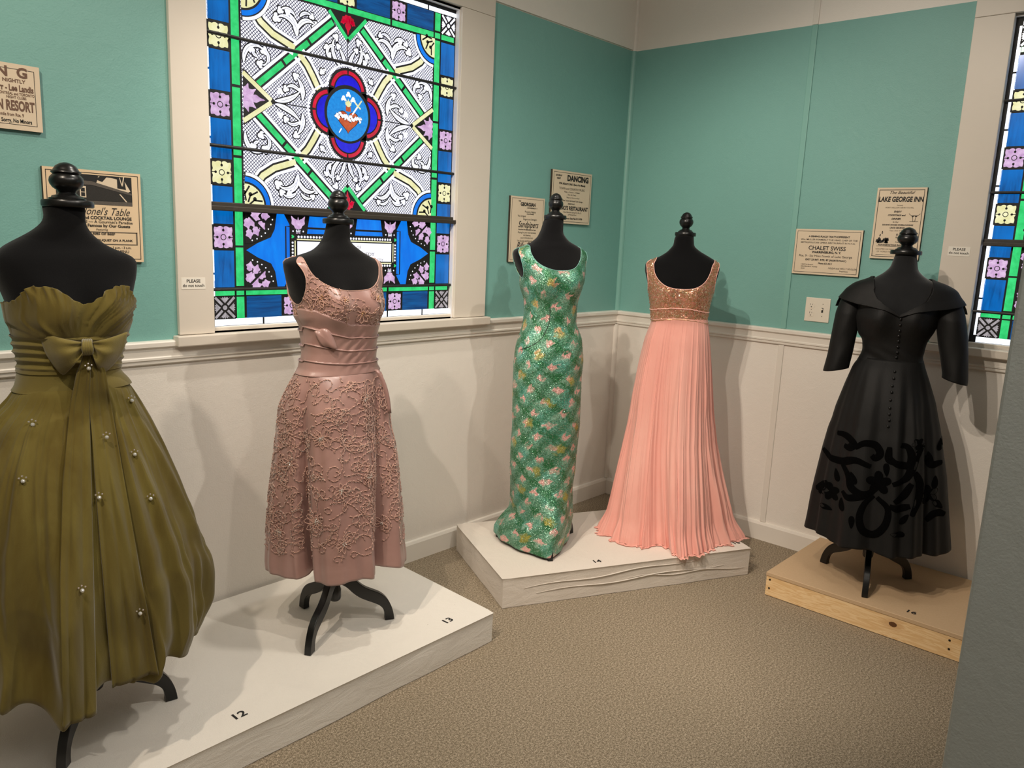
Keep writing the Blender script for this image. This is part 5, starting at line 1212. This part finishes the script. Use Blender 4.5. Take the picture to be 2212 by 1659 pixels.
g, bd = wander(SK.P, SK.N, None, 820, 1, 80, None, r=.0017, clen=(.06, .18))
for x, z, q in ((.107, 1.03, .045), (.100, 1.02, .028), (-.042, .906, .04), (-.05, .90, .024), (.121, .754, .045), (.115, .75, .026), (-.066, .606, .042), (-.06, .61, .024), (.03, .53, .035), (-.15, .80, .035), (.17, .55, .03), (-.19, .55, .03), (.02, .72, .03)): flower(g, bd, SK.P, SK.N, x, z, q)
tag(g.build('ribbon_embroidery', M['ribbon'], D, True), kind='stuff'); tag(bd.build('bead_trim', M['silverbead'], D, True), kind='stuff')
g, bd = wander(BOD, BODN, None, 480, 40, BOD.shape[0]-2, BODF, r=.0014, clen=(.03, .09))
for x, z, q in ((-.044, 1.378, .034), (.09, 1.321, .036), (.032, 1.37, .02), (.14, 1.375, .022)): flower(g, bd, BOD, BODN, x, z, q)
tag(g.build('bodice_embroidery', M['ribbon'], D, True), kind='stuff'); tag(bd.build('bodice_beads', M['goldbead'], D, True), kind='stuff')
# ================================================================ 14: green sequined sheath
L14 = merge(B14_L, D14_L, 1.425); R14 = merge(B14_R, D14_R, 1.52)
T14 = Torso('14', (-1.245, -.506), ANG(LX[14]), pf(L14, .007), pf(R14, .007), 25, 1.545, bust=.022, zb=-.155)
F14 = [localang(T14, -1.346, -.303), localang(T14, -1.39, -.693), localang(T14, -1.001, -.522)]
dress_form(T14, .14, 'dress form on the corner platform wearing the green sequined gown', F14, (-.010, 0), 1.687, .98, 'velour', 1.125)
D = dress(T14, .14, 'long narrow green gown with pink patches, sequined all over', 'evening_gown')
zs = T14.zs(1.105, 1.575, .0045); P, u, v = T14.grid(zs, 260, .0015, kB=1.0); zz = P[..., 2]
f = np.minimum(scoop(u, zz, v, .128, 1.563, .100, 2.3, .0), armf(u, v, zz, 1.490, .066, .050))
uvb = uvgrid(P)
SL14 = pf(D14_L[3:], .01); SR14 = pf(D14_R[3:], .01)
hem14 = contour([(-.226, .045), (-.214, .015), (-.17, -.055), (-.12, -.115), (-.05, -.165), (.0, -.200), (.045, -.220), (.078, -.198), (.115, -.10), (.145, .02), (.155, .12), (.150, .165), (.10, .16), (0, .12), (-.12, .09), (-.20, .075)])
def fold14(ph, t_, z): return .0025*np.sin(7*ph+8*t_)*np.sin(t_*9)+.004*smooth(.62, 1, t_)*np.sin(9*ph)
def zh14(ph): return .166-.012*np.cos(ph-3*PI/2)
SK = Skirt(T14, SL14, SR14, 1.105, zh14, 190, 260, hem14, fold14, topoff=.0015, rowf=lambda t_, s_: float(smooth(.55, 1.0, t_)))
PA = np.concatenate([SK.P[::-1][:-1], P]); fA = np.concatenate([np.ones((SK.P.shape[0]-1, 260)), f])
o, lp = clipmesh('gown_shell', PA, fA, M['plaid'], D, .14, UV=uvgrid(PA), thick=.003); piping('edge_binding', lp, .0014, M['greentrim'], D, 30)
# curved bust to hip seam fold on the left front
Ng = normals(P); pts = []
for (x, z) in spline([(-.012, 1.30), (-.012, 1.24), (-.022, 1.20), (-.045, 1.155), (-.085, 1.125), (-.135, 1.10)], 30):
    p, n_ = onfront(P, Ng, x, z); pts.append(p+n_*.001-np.array([0, 0, .14]))
G().tube(pts, .0013, 5).build('dart_seam', M['dark'], D, True)
# loose faceted sequins catching the light
rs = np.random.RandomState(8); g = G()
for Pg, ff in ((SK.P, None), (P, f)):
    Nn = normals(Pg); nr_, nc_ = Pg.shape[:2]
    for _ in range(1500 if ff is None else 900):
        i, j = rs.randint(2, nr_-2), rs.randint(0, nc_)
        if ff is not None and ff[i, j] < .03: continue
        n_ = Nn[i, j]+rs.uniform(-.5, .5, 3); n_ /= np.linalg.norm(n_); a = np.cross(n_, (.3, .2, .9)); a /= np.linalg.norm(a); b = np.cross(n_, a); c0 = Pg[i, j]+Nn[i, j]*.0018-np.array([0, 0, .14]); R_ = .0017
        g.add([c0+R_*(a*math.cos(k_*PI/3)+b*math.sin(k_*PI/3)) for k_ in range(6)], [(0, 1, 2, 3, 4, 5)])
t = NT('mint_sequin'); t.set(Base_Color=srgb(190, 228, 206), Metallic=.9, Roughness=.18)
tag(g.build('loose_sequins', t.m, D), kind='stuff')
# ================================================================ 15: salmon chiffon gown
L15 = merge(B15_L, D15_L, 1.40); R15 = merge(B15_R, D15_R, 1.42)
T15 = Torso('15', (-.6, -.78), ANG(LX[15]), pf(L15, .006), pf(R15, .006), 2, 1.512, bust=.02, zb=-.16)
dress_form(T15, .14, 'dress form on the corner platform wearing the salmon pink empire gown', [math.radians(a) for a in (200, 320, 80)], (.009, 0), 1.640, .98, 'velour', 1.235)
D = dress(T15, .14, 'salmon pink chiffon empire gown with champagne sequin bodice, hem trailing on the platform', 'evening_gown')
zs = T15.zs(1.215, 1.535, .0042); P, u, v = T15.grid(zs, 260, .0015); zz = P[..., 2]
nk = scoop(u, zz, v, .140, 1.528, .140, 2.5, .0); low = 1.243-.014*np.clip(np.abs(u)/.12, 0, 1)**2
f = np.minimum(np.minimum(nk, armf(u, v, zz, 1.445, .077, .050)), (zz-low)*10)
o, lp = clipmesh('bodice', P, f, M['champagne'], D, .14, UV=uvgrid(P), thick=.003); piping('neckline_binding', lp, .0017, M['chiffon_edge'], D, 30)
Ng = normals(P)
for z0 in (1.295, 1.240):
    pts = []
    for j in range(0, 260, 4):
        i = int(np.argmin(np.abs(P[:, j, 2]-(z0-.018*min(1, (abs(u[10, j])/.13))**2)))); pts.append(P[i, j]+Ng[i, j]*.0012-np.array([0, 0, .14]))
    G().tube(pts, .0022, 6, closed=True).build('beaded_seam', M['goldbead'] if z0 < 1.25 else M['chiffon_edge'], D, True)
rs = np.random.RandomState(9); g = G()
for _ in range(1500):
    i, j = rs.randint(2, P.shape[0]-2), rs.randint(0, 260)
    if f[i, j] < .03: continue
    c0 = P[i, j]+Ng[i, j]*.0012-np.array([0, 0, .14]); g.ball(c0, rs.uniform(.0011, .0019), 0 if rs.rand() < .8 else 1, 5, 3)
tag(g.build('bodice_beads', None, D, False, [M['goldbead'], M['silverbead']]), kind='stuff')
SL15 = pf([(1.26, -.1235)]+D15_L[6:], .012); SR15 = pf([(1.26, .147)]+D15_R[6:], .012)
hem15 = contour([(-.327, -.14), (-.318, -.20), (-.285, -.225), (-.24, -.275), (-.20, -.335), (-.14, -.345), (-.08, -.335), (-.03, -.300), (.03, -.315), (.07, -.38), (.10, -.415), (.135, -.375), (.18, -.335), (.23, -.285), (.28, -.215), (.335, -.145), (.385, -.09), (.414, -.07), (.36, .04), (.25, .15), (.10, .20), (-.08, .19), (-.22, .12), (-.30, .0)])
ph15 = np.random.RandomState(15).uniform(0, 6.28, 8)
def fold15(ph, t_, z):
    w_ = ph+.15*np.sin(2*ph+1)+.08*np.sin(5*ph+.4)
    R1 = ridges(ph, t_, 31, 22, .05, .10, .22); R2 = ridges(ph, t_, 32, 46, .022, .04, .16); R3 = ridges(ph, t_, 33, 80, .012, .016, .06)
    am = .75+.35*np.sin(3*ph+.7+t_)
    return smooth(0, .03, t_)*((.004+.034*t_)*(R1-.7)*am+(.0035+.010*t_)*(R2-.6)+(.0025+.0015*t_)*(R3-.6))+(.006*np.sin(47*ph+3*np.sin(6*ph))+.004*np.sin(83*ph+5*np.sin(9*ph)))*smooth(.84, 1, t_)
def zh15(ph): return .146+.004*np.abs(np.sin(11*ph))
SK = Skirt(T15, SL15, SR15, 1.243, zh15, 130, 620, hem15, fold15)
P_ = SK.P.copy(); k_ = smooth(.90, 1.0, np.linspace(0, 1, 131))[:, None]
P_[..., 2] = np.maximum(P_[..., 2], .1435); cxy = P_[:, :, :2].mean(1, keepdims=True)
P_[..., :2] = cxy+(P_[..., :2]-cxy)*(1+.05*k_[..., None]*(1+.5*np.sin(np.linspace(0, 2*PI*23, 620))[None, :, None]))*1.0
gridmesh('skirt', P_, M['chiffon'], D, .14)
# train ruffle: crumpled edge lying on the cloth
last = P_[-1]; c0 = last.mean(0); rows = []
for k2 in range(5):
    q = last.copy(); s_ = 1+.012*k2; w_ = np.linspace(0, 2*PI, 620, endpoint=False); q[:, :2] = c0[:2]+(q[:, :2]-c0[:2])*(s_+.006*np.sin(47*w_+k2)+.004*np.sin(83*w_))[:, None]; q[:, 2] = .1435+.006*np.abs(np.sin(31*w_+k2*.5))*(1-k2/5)+.001; rows.append(q)
gridmesh('trailing_hem', np.array(rows), M['chiffon'], D, .14)
# ================================================================ 16: black taffeta dress
L16 = [p for p in B16_L if p[0] > 1.46]+[(1.452, -.190), (1.41, -.186), (1.36, -.172)]+[p for p in D16_L if p[0] < 1.33]
R16 = [p for p in B16_R if p[0] > 1.47]+[(1.452, .166), (1.41, .165)]+[p for p in D16_R if p[0] < 1.34]
T16 = Torso('16', (-.393, -1.756), ANG(LX[16]), pf(L16, .007), pf(R16, .007), 3, 1.468, bust=.028, zb=-.165)
dress_form(T16, .116, 'dress form at the right wearing the black dress, on the wooden platform', [localang(T16, -.349, -1.546), localang(T16, -.597, -1.824), localang(T16, -.232, -1.899)], (-.008, 0), 1.597, 1.2, 'velour2', 1.145)
D = dress(T16, .116, 'black taffeta dress with wide collar, elbow sleeves and velvet scrolls', 'day_dress')
def neck16(u, v, z):
    au = np.abs(u+.004*0); zn = np.interp(au, [0, .03, .07, .095, .112, .118], [1.345, 1.366, 1.392, 1.410, 1.445, 1.60])
    zb_ = np.interp(au, [0, .10, .125], [1.455, 1.462, 1.6]); return np.where(v > 0, zn, zb_)-z
def d16(u, v, z, ph): return .0025*np.sin(u*60+z*90)*smooth(1.21, 1.17, z)*np.where(v > 0, 1, .5)+.0015*np.sin(z*55+u*40)*smooth(1.33, 1.25, z)
zs = T16.zs(1.130, 1.50, .0045); P, u, v = T16.grid(zs, 260, .0015, d16); zz = P[..., 2]; f = neck16(u, v, zz)
o, lp = clipmesh('bodice', P, f, M['taffeta'], D, .116, thick=.003); NB = normals(P); PB = P
CL = pf([(1.55, -.09), (1.494, -.128), (1.472, -.186), (1.440, -.222), (1.394, -.243), (1.34, -.258)], .006); CR_ = pf([(1.55, .065), (1.498, .100), (1.480, .158), (1.458, .198), (1.414, .226), (1.36, .248)], .006)
zs = T16.zs(1.325, 1.497, .0045); zz_ = np.linspace(1.325, 1.50, 60); P, u, v = T16.grid(zz_, 280, .008, disp=lambda u, v, z, ph: -.000+.007*smooth(.045, .0, z-1.335-.25*np.abs(u)), kB=1.0, Lf=CL, Rf=CR_, bust=.02, nexp=2.0); zz = P[..., 2]
edge = lambda u: np.interp(np.abs(u), [0, .03, .06, .115, .165, .215, .26], [1.338, 1.352, 1.364, 1.374, 1.380, 1.392, 1.405])
f = np.minimum(neck16(u*1.0, v, zz), np.where(v > -.02, zz-edge(u), zz-1.36))
o, lp = clipmesh('collar', P, f, M['taffeta'], D, .116, thick=.0025)
# sleeves
def sleeve(outer, inner, y0, sgn):
    fo, fi = pf(outer, .006), pf(inner, .006); rows = []; nc_ = 72; ph = np.linspace(0, 2*PI, nc_, endpoint=False)
    for z in np.linspace(1.468, 1.078, 60):
        a, b = float(fo(z)), float(fi(z)); cx, w_ = (a+b)/2, abs(a-b)/2; t_ = (1.468-z)/.39
        d_ = min(.062, .02+.30*max(0, 1.475-z)); wr = 1+.025*np.sin(ph*3+t_*14)+.02*np.sin(ph*2-t_*9+1)
        rows.append(np.stack([cx+w_*np.cos(ph), y0-.015*t_+d_*wr*np.sin(ph), z+.012*np.cos(ph)*t_*sgn], -1))
    A = np.array(rows); o = gridmesh('sleeve', A, M['taffeta'], D, .116); m_ = o.modifiers.new('thickness', 'SOLIDIFY'); m_.thickness = .002; m_.offset = -1
sleeve([(1.476, -.165), (1.4691, -.1849), (1.4382, -.2201), (1.3942, -.2441), (1.3405, -.2584), (1.288, -.2624), (1.2342, -.2662), (1.1533, -.2719), (1.0792, -.2828)], [(1.476, -.150), (1.44, -.150), (1.3276, -.152), (1.2697, -.158), (1.2174, -.1625), (1.1483, -.1676), (1.0735, -.1765)], 0, 1)
sleeve([(1.481, .14), (1.4751, .1574), (1.4564, .1986), (1.4136, .2253), (1.3608, .2475), (1.2842, .266), (1.2106, .278), (1.0952, .2924)], [(1.481, .12), (1.44, .12), (1.3321, .137), (1.2735, .1494), (1.2228, .1600), (1.1737, .1729), (1.0952, .1916)], 0, -1)
SL16 = pf([(1.19, -.130), (1.152, -.1317)]+D16_L[9:], .01); SR16 = pf([(1.19, .109), (1.1633, .1121)]+D16_R[9:], .01)
hem16 = contour([(-.285, .0), (-.265, -.08), (-.225, -.15), (-.16, -.20), (-.09, -.235), (0, -.245), (.09, -.27), (.165, -.225), (.21, -.16), (.27, -.13), (.315, -.05), (.322, .02), (.27, .12), (.20, .19), (.08, .23), (-.06, .24), (-.19, .17), (-.26, .08)])
def fold16(ph, t_, z):
    w_ = ph+.15*np.sin(2*ph+.5); return (.014*np.sin(7*w_+2.2)+.008*np.sin(13*w_+1)+.004*np.sin(24*ph))*t_**.9+.012*np.exp(-((ph-5.30)/.09)**2)*smooth(.05, .4, t_)-.010*np.exp(-((ph-5.12)/.08)**2)*smooth(.05, .4, t_)
def zh16(ph): return .335+.006*np.sin(7*ph+1)
SK = Skirt(T16, SL16, SR16, 1.150, zh16, 110, 420, hem16, fold16)
o = gridmesh('skirt', SK.P, M['taffeta'], D, .116); m_ = o.modifiers.new('thickness', 'SOLIDIFY'); m_.thickness = .002; m_.offset = -1
for x, z in [(.006, 1.331), (.007, 1.307), (.008, 1.282), (.007, 1.26), (.008, 1.237), (.008, 1.211), (.009, 1.187), (.008, 1.165), (.009, 1.106), (.009, 1.078), (.007, 1.048), (.008, 1.022), (.007, .99), (.009, .958), (.01, .932), (.013, .908), (.012, .882)]:
    p, n_ = onfront(PB, NB, x, z) if z > 1.15 else onfront(SK.P, SK.N, x, z)
    g = G().ball((0, 0, 0), .0058, 0, 12, 8, 1); o = g.build('button', M['button'], D, True); o.location = tuple(p+n_*.003-np.array([0, 0, .116]))
STR16 = [[(-0.184, 0.813), (-0.146, 0.812), (-0.112, 0.789), (-0.128, 0.765), (-0.148, 0.769)], [(-0.104, 0.773), (-0.069, 0.799), (-0.026, 0.796), (-0.004, 0.765), (-0.02, 0.741), (-0.036, 0.752)], [(-0.238, 0.719), (-0.197, 0.697), (-0.146, 0.699), (-0.098, 0.721), (-0.034, 0.704)], [(-0.145, 0.685), (-0.115, 0.647), (-0.097, 0.601), (-0.057, 0.583), (-0.021, 0.593)], [(-0.132, 0.572), (-0.105, 0.556), (-0.056, 0.573), (-0.021, 0.593), (0.0, 0.626)], [(0.069, 0.811), (0.1, 0.802), (0.116, 0.764), (0.109, 0.728), (0.06, 0.734), (0.033, 0.757)], [(0.059, 0.643), (0.104, 0.672), (0.122, 0.717), (0.134, 0.767), (0.152, 0.811)], [(-0.007, 0.582), (-0.04, 0.54), (-0.052, 0.48), (-0.033, 0.426), (0.012, 0.414), (0.05, 0.465), (0.053, 0.537), (0.006, 0.577)], [(0.074, 0.569), (0.106, 0.603), (0.13, 0.656)], [(0.058, 0.552), (0.095, 0.545), (0.135, 0.56)], [(0.135, 0.705), (0.159, 0.655), (0.162, 0.586), (0.146, 0.52)], [(0.175, 0.767), (0.191, 0.729), (0.237, 0.73)], [(0.204, 0.483), (0.235, 0.518), (0.275, 0.507)], [(-0.245, 0.535), (-0.221, 0.556), (-0.198, 0.589)], [(0.029, 0.798), (0.031, 0.75), (0.054, 0.733)]]
LEAF16 = [(-0.164, 0.631), (-0.096, 0.644), (-0.192, 0.474), (-0.08, 0.453), (0.102, 0.434), (0.119, 0.501), (-0.197, 0.697), (0.218, 0.652), (0.242, 0.554), (-0.129, 0.515), (0.028, 0.701), (0.185, 0.755), (0.222, 0.808)]
g = G()
def applique(poly_pts, lift):
    """flat fan of velvet laid on the skirt surface"""
    V = []
    for x, z in poly_pts:
        p, n_ = onfront(SK.P, SK.N, x, z); V.append(p+n_*lift-np.array([0, 0, .116]))
    return V
for si, st_ in enumerate(STR16):
    pts = spline(st_, 30); n = len(pts); Lp, Rp, Cp = [], [], []
    for i, q in enumerate(pts):
        a, b = pts[max(i-1, 0)], pts[min(i+1, n-1)]; d_ = (b-a)/(np.linalg.norm(b-a)+1e-9); h = .0138*(.55+.6*math.sin(PI*min(1, (i+2)/(n)*.9)))
        nn = np.array([-d_[1], d_[0]]); Lp.append(q+nn*h); Rp.append(q-nn*h)
    VL, VC, VR = applique(Lp, .0012), applique(pts, .0035), applique(Rp, .0012); V = [x for t3 in zip(VL, VC, VR) for x in t3]
    F = []
    for i in range(n-1): a = 3*i; F += [(a, a+1, a+4, a+3), (a+1, a+2, a+5, a+4)]
    g.add(V, F)
rr = random.Random(6)
def blob(cx, cz, R_, lob, a0=0, st=.5):
    pts = [(cx+R_*(1-st+st*abs(math.cos(lob/2*(2*PI*k_/30)+a0)))*math.cos(2*PI*k_/30), cz+R_*(1-st+st*abs(math.cos(lob/2*(2*PI*k_/30)+a0)))*math.sin(2*PI*k_/30)) for k_ in range(30)]
    V = applique(pts, .0012)+applique([(cx, cz)], .004); g.add(V, [(k_, (k_+1) % 30, 30) for k_ in range(30)])
for x, z in LEAF16:
    a = rr.uniform(0, 6.28)
    pts = []
    for k_ in range(20):
        b = 2*PI*k_/20; lx, lz = .028*math.cos(b), .012*math.sin(b)*(1+.4*math.cos(b)); pts.append((x+lx*math.cos(a)-lz*math.sin(a), z+lx*math.sin(a)+lz*math.cos(a)))
    V = applique(pts, .0012)+applique([(x, z)], .0035); g.add(V, [(k_, (k_+1) % 20, 20) for k_ in range(20)])
for x, z, q in ((.005, .64, .052), (-.181, .549, .042), (-.226, .54, .024), (.133, .821, .024), (.20, .60, .04)): blob(x, z, q, 5, q*40, .42)
o = g.build('velvet_applique', M['velvet'], D, True)
